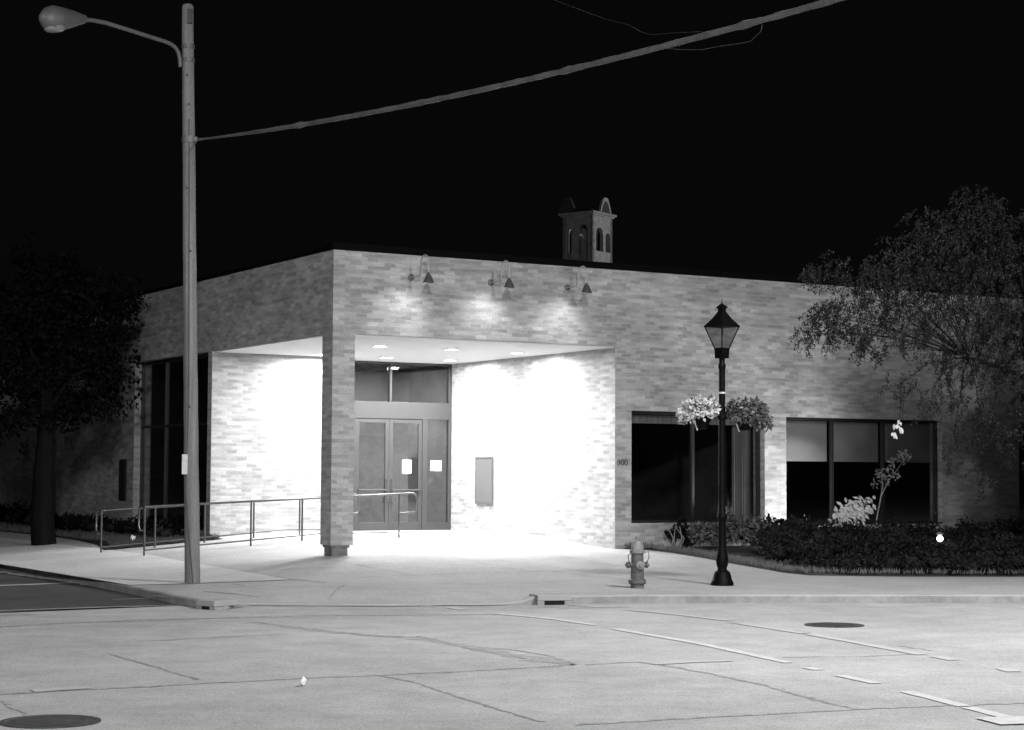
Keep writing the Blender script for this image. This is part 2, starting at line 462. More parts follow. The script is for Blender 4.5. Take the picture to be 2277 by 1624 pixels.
# tar-filled cracks, joints and patches
b = MB()
cr_ = [(((-10, 1546), (170, 1535), (330, 1528), (500, 1518), (700, 1508), (900, 1500), (1100, 1490), (1280, 1479)), .045),
       (((850, 1504), (930, 1520), (1010, 1548), (1110, 1578), (1205, 1606)), .035),
       (((1410, 1472), (1500, 1484), (1600, 1503), (1700, 1525), (1800, 1553), (1900, 1578)), .05),
       (((1275, 1613), (1500, 1600), (1700, 1590), (1900, 1578), (2100, 1570), (2290, 1564)), .04),
       (((930, 1415), (1010, 1433), (1080, 1450), (1180, 1466), (1280, 1480)), .05),
       (((1070, 1440), (1160, 1448), (1215, 1458), (1285, 1478)), .05),
       (((560, 1384), (700, 1399), (800, 1413), (930, 1418)), .06),
       (((340, 1426), (480, 1418), (640, 1410)), .03), (((240, 1455), (340, 1482), (440, 1512)), .03),
       (((-10, 1395), (150, 1386), (400, 1378), (680, 1370), (1120, 1367)), .06),
       (((1622, 1385), (1700, 1395), (1800, 1408)), .05), (((2000, 1437), (2075, 1448)), .04),
       (((1300, 1479), (1410, 1473)), .03), (((60, 1590), (0, 1560)), .03), (((1740, 1462), (1900, 1461), (2060, 1455)), .03)]
for p, w in cr_: ribbon(b, road_px(*p), w, .003, .02, seg=.09)
b.m = 1
for p, w in [(((940, 1420), (1080, 1446), (1240, 1474)), .22), (((620, 1392), (760, 1408), (900, 1418)), .18), (((0, 1370), (70, 1366)), .25), (((300, 1380), (640, 1370)), .12),
             (((1180, 1350), (1280, 1353), (1400, 1350)), .15)]:
    ribbon(b, road_px(*p), w, .002, .05, seg=.12)
tag(b.build('road_crack', [M['tar'], M['patch']]), kind='structure')
# joints of the forecourt slabs, with the pole's shadow smear painted among them
b = MB()
def gl(*p): return [gp(x, y) for x, y in p]
for p, w in [(((445, 1275), (517, 1270), (622, 1285), (724, 1297)), .03), (((445, 1290), (500, 1287)), .10), (((517, 1299), (545, 1303)), .04),  # the broad strip paints the dark smear of the pole's shadow
             (((452, 1316), (507, 1320), (575, 1328)), .05), (((731, 1333), (768, 1301)), .02), (((683, 1297), (900, 1298), (1100, 1299), (1300, 1290)), .015),
             (((1230, 1270), (1400, 1290)), .015), (((345, 1325), (372, 1328)), .10)]:
    ribbon(b, gl(*p), w, .004, .01, True, .12)
for t_ in (-1.6, -3.4): ribbon(b, [bw(s_, t_) for s_ in (-3.6, 0, 3, 5.2)], .014, .004, .003, True, .2)
for s_ in (-2.2, -.2, 1.8, 3.8): ribbon(b, [bw(s_, t_) for t_ in (-.3, -2, -3.6)], .014, .004, .003, True, .2)
tag(b.build('sidewalk_joint_and_shadow', M['joint']), kind='structure')

# manholes
def manhole(c, rad, label):
    t = thing('manhole_cover', label, 'manhole', (c.x, c.y, 0), .3, 'manhole covers in the road')
    m_ = MB(); m_.lathe([(rad, -.02), (rad, .009), (rad-.035, .009), (rad-.04, .004)], 40, cap=False); m_.build('ring', M['iron'], t)
    m_ = MB(); m_.lathe([(rad-.042, -.02), (rad-.042, .006), (rad*.5, .009)], 40)
    for k in range(-3, 4):
        w_ = math.sqrt(max(.01, (rad-.1)**2-(k*.075)**2)); m_.box(-w_, w_, k*.075-.016, k*.075+.016, .008, .013)
    m_.build('lid', M['iron'], t)
manhole(gz(112, 1606), .33, 'round dark manhole cover nearest the camera, at the road\'s left edge')
manhole(gz(1855, 1391), .33, 'round dark manhole cover beyond the crosswalk lines, in front of the lantern post')

# kerb inlets
def inlet(a, c, label, hh=.15):
    a = Vector((a.x, a.y, 0)); c = Vector((c.x, c.y, 0)); d = (c-a); L = d.length; rz = math.atan2(d.y, d.x)
    t = thing('storm_drain_inlet', label, 'storm drain', a, rz, 'storm drain inlets in the kerb')
    m_ = MB(); m_.box(0, L, -.03, .35, hh-.06, hh+.012); m_.build('hood', M['kerb'], t, bevel=.008)
    m_ = MB(); m_.box(0, .09, -.028, .2, 0, hh-.061); m_.build('jamb', M['patch'], t); m_ = MB(); m_.box(L-.09, L, -.028, .2, 0, hh-.061); m_.build('jamb', M['patch'], t)
    m_ = MB(); m_.box(.092, L-.092, -.02, .1, .006, hh-.062); m_.build('mouth', M['hole'], t)
inlet(gz(1194, 1326, KZ)-Vector((0, .07, 0)), gz(1269, 1325, KZ)-Vector((0, .07, 0)), 'long dark kerb drain opening left of the fire hydrant', .115)
inlet(gz(445, 1333.5, KZ)-Vector((.02, .045, 0)), gz(486, 1336.2, KZ)-Vector((.02, .045, 0)), 'small black kerb drain opening at the foot of the wooden utility pole', .10)

# ------------------------------------------------------------------ the building (local axes: s along the front, t inwards)
bld = thing('brick_building', 'low flat-roofed brick building with a brightly lit recessed corner entrance', 'building', P0, TH)
Z0 = .1
ZT = 5.4
SOF = 4.0
b = MB()
# front wall
b.box(5.64, 6.0, 0, .35, Z0, SOF); b.box(6.0, 9.06, 0, .35, Z0, .79); b.box(9.06, 9.58, 0, .35, Z0, SOF); b.box(9.58, 13.6, 0, .35, Z0, .72)
b.box(13.6, 15.74, 0, .35, Z0, SOF); b.box(15.74, 19.2, 0, .35, Z0, .72); b.box(19.2, 24, 0, .35, Z0, SOF)
b.box(6.0, 9.06, 0, .35, 2.84, SOF); b.box(9.58, 13.6, 0, .35, 2.80, SOF); b.box(15.74, 19.2, 0, .35, 2.8, SOF)
b.box(0, 24, 0, .35, SOF, ZT)
# recess walls
b.box(5.64, 5.95, .35, 6.2, Z0, SOF)
b.box(.35, 2.7, 5.45, 5.75, Z0, SOF); b.box(2.4, 2.7, 5.75, 6.2, Z0, SOF)
# side wall
b.box(0, .35, .35, 15.4, SOF, ZT)
b.box(0, .35, 5.45, 5.66, Z0, SOF); b.box(0, .35, 5.66, 9.9, Z0, .55); b.box(0, .35, 9.9, 15.4, Z0, SOF)
# rear and set-back wing
b.box(.35, 24, 15.4, 15.7, Z0, ZT); b.box(1.4, 1.75, 15.7, 34, Z0, 4.6); b.box(23.7, 24, .35, 15.4, Z0, ZT)
b.build('brick_wall', M['brick'], bld)
b = MB(); b.box(0, .41, 0, .41, .47, SOF); pil = b.build('pillar', M['brick'], bld)
b = MB(); b.box(.045, .345, .05, .36, .2, .469)
b.box(.02, .37, .02, .385, .43, .4695); b.build('footing', M['footing'], pil, bevel=.02)
b = MB(); b.box(.03, 5.63, .03, 5.44, 3.975, 3.998); b.box(2.71, 5.63, 5.44, 6.3, 3.975, 3.998); b.build('soffit', M['white'], bld)
b = MB(); b.box(.36, 23.6, .36, 15.3, 5.1, 5.2); rf = b.build('roof', M['roofing'], bld)
b = MB(); b.box(-.02, 24.03, -.02, .38, ZT+.001, ZT+.12); b.box(-.02, .38, .38, 15.75, ZT+.001, ZT+.07); b.box(.38, 24, 15.38, 15.75, ZT+.001, ZT+.1)
b.build('coping', M['coping'], rf)
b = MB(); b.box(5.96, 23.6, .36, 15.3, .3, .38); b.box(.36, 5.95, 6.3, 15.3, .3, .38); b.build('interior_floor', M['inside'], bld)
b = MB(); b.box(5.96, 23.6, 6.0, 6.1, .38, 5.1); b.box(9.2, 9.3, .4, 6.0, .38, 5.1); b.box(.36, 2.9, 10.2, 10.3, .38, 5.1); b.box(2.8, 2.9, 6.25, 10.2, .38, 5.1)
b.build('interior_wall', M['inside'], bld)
b = MB(); b.box(2.95, 5.9, 8.6, 8.7, .4, 3.9); b.box(2.95, 3.0, 6.3, 8.6, .4, 3.9); b.box(5.85, 5.9, 6.3, 8.6, .4, 3.9); b.box(2.95, 5.9, 6.33, 8.7, 3.02, 3.07); b.box(2.95, 5.9, 6.3, 8.7, .382, .4)
b.build('lobby_wall', M['lobby'], bld)
b = MB(); b.box(4.55, 5.4, 8.5, 8.59, .4, 2.5); b.box(3.5, 3.75, 8.52, 8.59, .4, 2.3); b.build('lobby_door', M['lobby_dark'], bld)

def win(name, s0, s1, z0, z1, mulls, t=.14, axis='s', trans=None, fr=.05):
    """a fixed window: frame with mullions, one pane"""
    def bx(m_, a0, a1, b0, b1, c0, c1):
        if axis == 's': m_.box(a0, a1, b0, b1, c0, c1)
        else: m_.box(b0, b1, a0, a1, c0, c1)
    e = .003
    m_ = MB(); bx(m_, s0+e, s1-e, t, t+.08, z0+e, z0+fr); bx(m_, s0+e, s1-e, t, t+.08, z1-fr, z1-e); bx(m_, s0+e, s0+fr, t, t+.08, z0+fr, z1-fr); bx(m_, s1-fr, s1-e, t, t+.08, z0+fr, z1-fr)
    for u in mulls: bx(m_, u-fr*.6, u+fr*.6, t+.003, t+.077, z0+fr, z1-fr)
    if trans: bx(m_, s0+fr, s1-fr, t+.006, t+.074, trans-fr/2, trans+fr/2)
    w_ = m_.build(name, M['dark_frame'], bld, bevel=.004)
    m_ = MB(); bx(m_, s0+fr, s1-fr, t+.035, t+.043, z0+fr, z1-fr); m_.build('pane', M['glass'], w_)
    m_ = MB(); bx(m_, s0+e, s1-e, t-.13, t-.002, z0+e, z0+.03); m_.build('sill', M['dark_frame'], w_)
    return w_
w1 = win('window', 6.0, 9.06, .79, 2.84, (7.49,)); w2 = win('window', 9.58, 13.6, .72, 2.80, (10.85, 12.17)); w3 = win('window', 15.74, 19.2, .72, 2.8, (17.4,))
w4 = win('window', 5.66, 9.9, .55, 3.97, (6.9, 8.43), axis='t', trans=2.62)
b = MB(); b.box(9.66, 10.80, .262, .268, 1.95, 2.74); b.box(10.9, 12.12, .262, .268, 1.95, 2.74); b.box(12.22, 13.54, .262, .268, 1.95, 2.74)
b.build('blind', M['blind'], w2)
b = MB(); b.box(6.06, 7.45, .262, .268, 2.62, 2.78); b.box(7.54, 9.0, .262, .268, 2.62, 2.78); b.build('blind', M['curtain'], w1)
b = MB(); vs = []
for i in range(25):
    s_ = 8.55+.45*i/24; y_ = .36+.035*math.sin(i*1.9)
    vs += [(s_, y_, .85), (s_, y_, 2.78)]
b.add(vs, [(2*i, 2*i+2, 2*i+3, 2*i+1) for i in range(24)]); b.build('curtain', M['curtain'], w1)

b = MB(); b.box(6.10, 6.42, 1.6, 1.66, 2.21, 2.26); b.build('interior_lamp', M['bulb'], bld)
b = MB(); b.box(6.02, 6.40, 1.7, 1.74, 1.72, 2.17); b.box(6.02, 6.40, 1.69, 1.699, 1.9, 1.93); b.build('interior_cabinet', M['blind'], bld)
# entrance: doors, sidelight, transom
D = 6.2
e = .003
b = MB()
b.box(2.703, 3.42, D, D+.12, .45, 2.80); b.box(5.58, 5.637, D, D+.12, .45, 3.97); b.box(4.96, 5.075, D, D+.12, .45, 2.80)
b.box(2.703, 5.58, D, D+.12, 2.80, 3.15)
b.box(2.703, 5.58, D, D+.12, 3.93, 3.972); b.box(4.19, 4.235, D, D+.12, 3.15, 3.93); b.box(2.703, 2.74, D, D+.12, 3.15, 3.93)
b.box(5.075, 5.58, D+.01, D+.11, .45, .66)
ent = b.build('entrance_frame', M['alu'], bld, bevel=.006)
b = MB(); b.box(2.74, 4.19, D+.05, D+.058, 3.15, 3.93); b.box(4.235, 5.58, D+.05, D+.058, 3.15, 3.93); b.build('transom_pane', M['glass'], ent)
b = MB(); b.box(5.075, 5.58, D+.05, D+.058, .66, 2.80); b.build('sidelight_pane', M['door_glass'], ent)
def door(s0, s1, hs):
    m_ = MB(); m_.box(s0, s0+.085, D+.02, D+.07, .47, 2.795); m_.box(s1-.085, s1, D+.02, D+.07, .47, 2.795)
    m_.box(s0+.085, s1-.085, D+.02, D+.07, 2.71, 2.795); m_.box(s0+.085, s1-.085, D+.02, D+.07, .47, .67)
    d_ = m_.build('door', M['alu'], bld, bevel=.005)
    m_ = MB(); m_.box(s0+.085, s1-.085, D+.04, D+.048, .67, 2.71); m_.build('pane', M['door_glass'], d_)
    m_ = MB(); m_.tube([(s0+.06, D-.02, 1.33), (s1-.06, D-.02, 1.33)], .018, 8)
    for q in (s0+.07, s1-.07): m_.box(q-.015, q+.015, D-.02, D+.02, 1.315, 1.345)
    m_.build('push_bar', M['alu'], d_)
    m_ = MB(); m_.tube([(hs, D+.02, 1.55), (hs, D-.05, 1.55), (hs, D-.05, 1.08), (hs, D+.02, 1.08)], .014, 8); m_.build('handle', M['rail'], d_)
door(3.423, 4.188, 4.14); door(4.192, 4.957, 4.24)

# vent, number, board
b = MB(); b.box(-.03, -.002, 10.31, 10.75, 1.07, 1.945)
for k in range(12): b.box(-.045, -.031, 10.34, 10.72, 1.11+k*.07, 1.14+k*.07)
b.build('vent', M['dark_frame'], bld)
fcv = bpy.data.curves.new('house_number', 'FONT'); fcv.body = '900'; fcv.size = .155; fcv.extrude = .006; fcv.align_x = 'CENTER'; fcv.align_y = 'CENTER'
ft = bpy.data.objects.new('digits_curve', fcv); COL.objects.link(ft); bpy.context.view_layer.update()
fo = bpy.data.objects.new('house_number', bpy.data.meshes.new_from_object(ft.evaluated_get(bpy.context.evaluated_depsgraph_get()))); COL.objects.link(fo); bpy.data.objects.remove(ft); fo.parent = bld; fo.location = (5.80, -.008, 1.885); fo.rotation_euler = (PI/2, 0, 0); fo.data.materials.clear(); fo.data.materials.append(M['digit'])
nb = thing('notice_board', 'plain grey notice board on the bright wall right of the doors', 'notice board', bw(5.64, 4.76, 1.54), TH)
b = MB(); b.box(-.035, -.002, -.325, .325, -.455, .455); b.build('board', M['notice'], nb, bevel=.006)
b = MB()
for a0, a1, c0, c1 in ((-.34, .34, .456, .48), (-.34, .34, -.48, -.456), (-.34, -.326, -.456, .456), (.326, .34, -.456, .456)): b.box(-.045, -.001, a0, a1, c0, c1)
b.build('frame', M['notice'], nb)
for s0, s1, z0, z1, lab in ((4.50, 4.71, 1.67, 1.955, 'upright white paper notice taped to the glass of the right-hand door'), (5.164, 5.423, 1.73, 1.945, 'squarish white paper notice in the narrow sidelight beside the doors')):
    t_ = D+.036 if s0 < 5 else D+.046
    b = MB(); n_ = 8; vs = []
    for i in range(n_+1):
        u = s0+(s1-s0)*i/n_; q = t_-.004-.006*math.sin(i*.9)
        vs += [(u, q, z0+.004*math.sin(i)), (u, q-.004, z1)]
    b.add(vs, [(2*i, 2*i+2, 2*i+3, 2*i+1) for i in range(n_)])
    o = b.build('paper_notice', M['paper']); o.location = P0; o.rotation_euler = (0, 0, TH); tag(o, lab, 'notice', 'paper notices on the entrance glass')

# ------------------------------------------------------------------ soffit downlights
DL = [(1.87, 2.0, 'front row of the entrance ceiling, nearest the brick pillar'), (3.35, 2.02, 'front row of the entrance ceiling, middle one'), (4.83, 2.15, 'front row of the entrance ceiling, nearest the right wall'),
      (1.96, 4.86, 'back row of the entrance ceiling, seen left of the pillar'), (3.46, 4.93, 'back row of the entrance ceiling, over the left door'), (4.92, 4.97, 'back row of the entrance ceiling, over the right door')]
proto = None
for s_, t_, lab in DL:
    L_ = bw(s_, t_, 3.975)
    if proto is None:
        proto = thing('ceiling_downlight', 'round lit downlight in the '+lab, 'ceiling light', L_, 0, 'downlights in the entrance ceiling')
        m_ = MB(); m_.lathe([(.15, -.001), (.15, -.014), (.125, -.018), (.12, -.004)], 24, cap=False); m_.build('trim_ring', M['white'], proto, smooth=40)
        m_ = MB(); m_.lathe([(.119, -.004), (.119, -.012), (.06, -.016)], 24); m_.build('lens', M['light'], proto)
        lo = lamp('downlight_beam', 'AREA', (0, 0, -.05), 198, .24, (0, 0, -1), parent=proto)
    else: copy_thing(proto, L_, 0, 'round lit downlight in the '+lab)

# ------------------------------------------------------------------ gooseneck wall lamps
proto = None
for s_, lab in ((1.45, 'leftmost of three, nearest the building corner'), (3.02, 'middle one of three'), (4.60, 'rightmost of three, nearest the plain wall')):
    L_ = bw(s_, 0, 5.0)
    if proto is None:
        proto = thing('wall_lamp', 'gooseneck lamp on the fascia, '+lab, 'wall lamp', L_, TH, 'gooseneck lamps over the entrance')
        m_ = MB(); m_.lathe([(.055, .001), (.055, .025), (.03, .035)], 14, Matrix.Translation((0, 0, .015)) @ Matrix.Rotation(PI/2, 4, 'X')); m_.build('wall_plate', M['steel'], proto)
        pts = [(0, -.03, .015), (0, -.18, .012), (0, -.29, .012), (0, -.345, .035), (0, -.365, .09), (0, -.37, .17)]
        for k in range(0, 13):
            an = PI*k/12; pts.append((0, -.51+.14*math.cos(an), .21+.14*math.sin(an)))
        pts += [(0, -.65, .15), (0, -.65, .04)]
        m_ = MB(); m_.tube(pts, .012, 8); m_.build('gooseneck', M['bright_steel'], proto, smooth=50)
        SM = Matrix.Translation((0, -.65, -.095))
        m_ = MB(); m_.lathe([(.02, .135), (.028, .105), (.042, .092), (.094, -.03), (.097, -.036), (.09, -.032), (.036, .08)], 20, SM, cap=False); m_.build('lamp_shade', M['shade'], proto, smooth=40)
        m_ = MB(); m_.lathe([(.008, .06), (.028, .04), (.03, .012), (.012, -.012)], 12, SM); m_.build('bulb', M['bulb'], proto, smooth=60)
        lamp('wall_lamp_beam', 'SPOT', (0, -.65, -.135), 40, .05, (-.22, -.02, -.80), 100, 1.0, proto)
    else: copy_thing(proto, L_, TH, 'gooseneck lamp on the fascia, '+lab)

# ------------------------------------------------------------------ ramp handrails
def railing(name, label, t0, posts, zt, e0, e1, loop1, loop0):
    r_ = thing(name, label, 'handrail', bw(posts[0], t0, 0), TH, 'handrails of the entrance ramp')
    gl_ = lambda s_: h(*bw(s_, t0)[:2])
    o_ = posts[0]
    for s_ in posts:
        m_ = MB(); m_.tube([(s_-o_, 0, gl_(s_)-.05), (s_-o_, 0, zt(s_))], .018, 8); m_.build('post', M['rail'], r_, smooth=50)
    n_ = 20
    ss = [e0+(e1-e0)*i/n_ for i in range(n_+1)]
    pts = [(s_-o_, 0, zt(s_)) for s_ in ss]
    pts = pts+[(e1-o_+.06, 0, zt(e1)-.03), (e1-o_+.08, 0, zt(e1)-.10), (e1-o_+.08, 0, zt(e1)-.30), (e1-o_+.05, 0, zt(e1)-.36), (e1-o_-loop1, 0, zt(e1)-.37)]
    m_ = MB(); m_.tube(pts, .019, 8)
    m_.build('top_rail', M['rail'], r_, smooth=50)
    m_ = MB(); m_.tube([(s_-o_, 0, gl_(s_)+.10) for s_ in ss if posts[0] <= s_ <= posts[-1]], .013, 8); m_.build('bottom_rail', M['rail'], r_, smooth=50)
    # looped end turned in from the first post
    a = zt(e0)
    m_ = MB(); m_.tube([(0, 0, a-.02), (.0, .12, a), (.0, .26, a-.02), (.0, .30, a-.08), (.0, .30, a-.34), (.0, .25, a-.40), (0, 0, a-.40)], .018, 8); m_.build('end_loop', M['rail'], r_, smooth=50)
    return r_
railing('handrail', 'front metal handrail of the entrance ramp, passing just behind the brick pillar', 2.5, [-2.33, -1.36, -.38, .6, 1.57, 2.54], lambda s: 1.165+.045*(s+.38), -2.33, 2.82, .28, 1)
railing('handrail', 'rear metal handrail of the ramp, nearer the wall and dark window', 4.3, [-2.5, -1.5, -.55, .42, 1.35, 2.2], lambda s: 1.035+.058*(s+1.5), -2.5, 2.5, .25, 1)

# ------------------------------------------------------------------ wooden utility pole with its street-lamp arm
pb = gz(427.5, 1298, KZ); YP_ = pb.y
ptop = at(417.5, 15, YP_)
pole = thing('utility_pole', 'grey wooden utility pole at the kerb corner carrying an unlit street lamp arm', 'utility pole', (pb.x, pb.y, .12))
lean = Vector((ptop.x-pb.x, 0, ptop.z-.12))
pts = []; rs = []
for i in range(25):
    f = i/24; pts.append(lean*f+Vector((R.uniform(-.004, .004), R.uniform(-.004, .004), 0))); rs.append(.108-.026*f)
pts.append(lean+Vector((0, 0, .03))); rs.append(.06)
m_ = MB(); m_.tube(pts, rs, 22); m_.build('shaft', M['wood'], pole, smooth=50)
m_ = MB()
def on_pole(f, off): # point on the camera side of the shaft
    r_ = .108-.026*f; c = lean*f; return c+Vector((off*r_, -math.sqrt(max(.02, 1-off*off))*r_-.002, 0))
m_.tube([on_pole(.001, .25), on_pole(.05, -.02), on_pole(.10, -.3), on_pole(.125, -.5), on_pole(.13, -.42), on_pole(.16, -.65), on_pole(.2, -.55), on_pole(.25, -.3), on_pole(.32, -.1), on_pole(.45, 0), on_pole(.6, .1), on_pole(.72, .2), on_pole(.8, .25)], .008, 6)
m_.build('ground_wire', M['wood_dark'], pole)
m_ = MB(); c = lean*((1.65+YP_*(1063-1043)/F_PX-.12)/lean.z)
m_.box(c.x-.112, c.x-.035, -.125, -.098, c.z-.14, c.z+.14); m_.build('number_plate', M['plate'], pole, bevel=.004)
for px_, py_ in ((432, 135), (432, 105)):
    c = lean*((at(px_, py_, YP_).z-.12)/lean.z); m_ = MB(); m_.lathe([(.09, -.03), (.094, -.028), (.094, .028), (.09, .03)], 22, Matrix.Translation(c), cap=False); m_.build('band', M['steel'], pole, smooth=40)
m_ = MB(); c = lean*((at(432, 40, YP_).z-.12)/lean.z); m_.box(c.x+.01, c.x+.075, -.12, -.06, c.z-.10, c.z+.10); m_.build('pole_box', M['wood_dark'], pole)
c = lean*((at(432, 311, YP_).z-.12)/lean.z); m_ = MB(); m_.lathe([(.094, -.05), (.1, -.048), (.1, .048), (.094, .05)], 22, Matrix.Translation(c), cap=False); m_.box(c.x+.05, c.x+.13, -.06, -.01, c.z-.03, c.z+.03); m_.build('cable_clamp', M['steel'], pole)
for px_, py_ in ((424, 170), (428, 235), (421, 420), (430, 560), (424, 905)):
    c = lean*((at(427, py_, YP_).z-.12)/lean.z); m_ = MB(); m_.lathe([(.014, -.012), (.014, .012), (.006, .02)], 8, Matrix.Translation(c+Vector(((px_-424)*.005, -.098, 0))) @ Matrix.Rotation(PI/2, 4, 'X')); m_.build('bolt', M['wood_dark'], pole)
def arm_pt(x, y): # the arm runs from the pole out over the side street
    Xp = (x-W/2)/F_PX
    return x, y
arm = []
base = Vector((pb.x, pb.y, .12))
for x, y in ((401, 149), (400, 132), (397, 118), (391, 107), (380, 98), (365, 92), (330, 81), (280, 65), (235, 51), (210, 46), (190, 44)):
    k = (405-x)/217.0; Y = YP_-.05-1.0*k
    arm.append(at(x, y, Y)-base)
m_ = MB(); m_.tube(arm, .030, 10); am = m_.build('lamp_arm', M['steel'], pole, smooth=60)
dirv = (arm[-1]-arm[-3]); dirv.z = 0; dirv.normalize(); lat = Vector((-dirv.y, dirv.x, 0))
hl = [(0, .05, .05, 1.0), (.12, .062, .065, 1), (.45, .135, .10, 1), (.60, .155, .105, 1), (.72, .13, .085, 1), (.79, .05, .04, 1)]
m_ = MB(); vs = []; n_ = 16
hp = arm[-1]
dr = (at(88, 42, YP_-1.5)-base)-hp
drn = dr.normalized()
HLn = dr.length
rows_ = [(0, .05, .045, .0), (.06, .062, .055, .0), (.30, .12, .10, -.01), (.55, .155, .135, -.02), (.75, .165, .15, -.01), (.90, .12, .11, .02), (.985, .05, .04, .04), (1.0, .015, .012, .04)]
for f, a_, z_, dz in rows_:
    for k in range(n_):
        an = 2*PI*k/n_; vs.append(hp+drn*HLn*f+lat*math.cos(an)*a_+Vector((0, 0, math.sin(an)*z_*(1.3 if math.sin(an) > 0 else 1.15)+dz*.5)))
fs = []
for i in range(len(rows_)-1):
    for k in range(n_): fs.append((i*n_+k, i*n_+(k+1) % n_, (i+1)*n_+(k+1) % n_, (i+1)*n_+k))
fs.append(tuple(range(n_-1, -1, -1))); fs.append(tuple((len(rows_)-1)*n_+k for k in range(n_)))
m_.add(vs, fs); hd = m_.build('lamp_head', M['steel'], pole, smooth=50)
m_ = MB(); vs = []
lr = [(.42, .05, .0), (.47, .11, .0), (.60, .135, .0), (.78, .12, .0), (.88, .05, .0)]
rows2 = []
for j, zz in enumerate((0, .05, .085, .10)):
    k_ = (1, .95, .7, .3)[j]
    for k in range(14):
        an = 2*PI*k/14; vs.append(hp+drn*HLn*(.66+.23*k_*math.cos(an))+lat*(.13*k_*math.sin(an))+Vector((0, 0, -.105-zz*.8)))
fs = []
for j in range(3):
    for k in range(14): fs.append((j*14+k, j*14+(k+1) % 14, (j+1)*14+(k+1) % 14, (j+1)*14+k))
fs.append(tuple(3*14+k for k in range(14)))
m_.add(vs, fs); m_.build('lens', M['lens'], hd, smooth=60)

# overhead cable: from the pole across the crossing
def cab(k, sag=.55):
    a = at(440, 311, YP_); e_ = Vector((10.0, 8.0, 6.75))
    p = a.lerp(e_, k); p.z -= sag*4*k*(1-k); return p
m_ = MB(); N_ = 320
pts = [cab(i/N_) for i in range(N_+1)]
rs = [(.016+.016*sstep(0, .12, i/N_))*(1+.07*math.sin(i*.9)+.06*R.uniform(-1, 1)+(.25 if i % 37 in (0, 1) else 0)) for i in range(N_+1)]
m_.tube(pts, rs, 8); cb_ = m_.build('overhead_cable', M['cable'], smooth=70)
tag(cb_, 'thick lashed overhead cable sloping up from the wooden pole across the black sky', 'cable')
def near_cab(pairs, rad, name):
    mm = MB(); P_ = []
    for x, y in pairs:
        # depth of the cable above this pixel column
        lo, hi = 0.0, 1.0
        for _ in range(40):
            k = (lo+hi)/2; q = cab(k)
            xx = W/2+F_PX*((q-C0).dot(cr))/((q-C0).dot(fw))
            if xx < x: lo = k
            else: hi = k
        P_.append(at(x, y, cab(lo).y-.02))
    Q = []
    for i in range(len(P_)-1):
        for j in range(6): Q.append(P_[i].lerp(P_[i+1], j/6))
    Q.append(P_[-1]); mm.tube(Q, rad, 6); mm.build(name, M['wire'], cb_, smooth=60)
near_cab([(1477, 108), (1516, 110.5), (1560, 111), (1601, 103), (1646, 97), (1669, 92), (1679.5, 82), (1692, 70), (1695, 54)], .0026, 'drip_loop')
near_cab([(1620, 67), (1659, 51), (1698, 38), (1729, 34.6), (1747, 28.6), (1781, 27)], .0032, 'drip_loop')
near_cab([(1200, -12), (1290, 22), (1347, 43), (1399, 56), (1425, 71.5), (1451, 78), (1503, 73), (1555, 71), (1596, 74)], .0014, 'slack_wire')

# ------------------------------------------------------------------ lantern post with flower baskets
lp = gz(1606, 1302, KZ)
SC = lp.y/F_PX
def ly(py): return at(1606, py, lp.y).z-KZ
post = thing('lantern_post', 'black cast-iron lantern post with a four-sided unlit lantern, right of the hydrant', 'street lamp', (lp.x, lp.y, KZ))
prof = [(25.5, 1303), (25.5, 1296), (22, 1290), (19, 1278), (17, 1272), (11, 1268), (10, 1264), (13, 1256), (14, 1246), (12.5, 1236), (9.5, 1224), (8.5, 1160), (9, 1158), (11.5, 1153), (11, 1146), (8.5, 1141), (8.0, 1100),
        (7.0, 830), (7, 822), (8.5, 818), (8.5, 812), (6.5, 808), (6.5, 797)]
m_ = MB(); m_.lathe([(r_*SC, ly(y_)) for r_, y_ in prof], 20); m_.build('post', M['black_iron'], post, smooth=35)
m_ = MB(); m_.lathe([(.0475, ly(876)), (.049, ly(875)), (.049, ly(873)), (.0475, ly(872))], 18, cap=False); m_.build('band', M['plate'], post)
ZR = Matrix.Rotation(math.radians(39), 4, 'Z')
lan = MB(); q2 = math.sqrt(2)
def sq(mm, a, c, z0, z1):
    vs = [ZR @ Vector((i*a/q2, j*a/q2, z0)) for i, j in ((-1, -1), (1, -1), (1, 1), (-1, 1))]+[ZR @ Vector((i*c/q2, j*c/q2, z1)) for i, j in ((-1, -1), (1, -1), (1, 1), (-1, 1))]
    mm.add(vs, [(3, 2, 1, 0), (4, 5, 6, 7), (0, 1, 5, 4), (1, 2, 6, 5), (2, 3, 7, 6), (3, 0, 4, 7)])
sq(lan, 15.5*SC, 16.5*SC, ly(797), ly(780)); sq(lan, 16.5*SC, 18*SC, ly(780), ly(774))
lan.build('lantern_base', M['black_iron'], post)
rf_ = MB()
sq(rf_, 40.5*SC, 40.5*SC, ly(727.5), ly(725)); sq(rf_, 40*SC, 22*SC, ly(725), ly(709)); sq(rf_, 22*SC, 10*SC, ly(709), ly(694)); sq(rf_, 9*SC, 9*SC, ly(694), ly(686)); sq(rf_, 12.5*SC, 12*SC, ly(686), ly(682)); sq(rf_, 11*SC, 2*SC, ly(682), ly(675))
rf_.build('lantern_roof', M['black_iron'], post)
m_ = MB(); m_.tube([(0, 0, ly(676)), (0, 0, ly(668)), (0, 0, ly(660))], [.009, .005, .002], 6); m_.build('finial', M['black_iron'], post)
m_ = MB()
for i, j in ((-1, -1), (1, -1), (1, 1), (-1, 1)):
    a_ = ZR @ Vector((i*16.5*SC/q2, j*16.5*SC/q2, ly(774))); c_ = ZR @ Vector((i*38*SC/q2, j*38*SC/q2, ly(727))); m_.tube([a_, c_], .009, 6)
m_.build('lantern_frame', M['black_iron'], post)
m_ = MB()
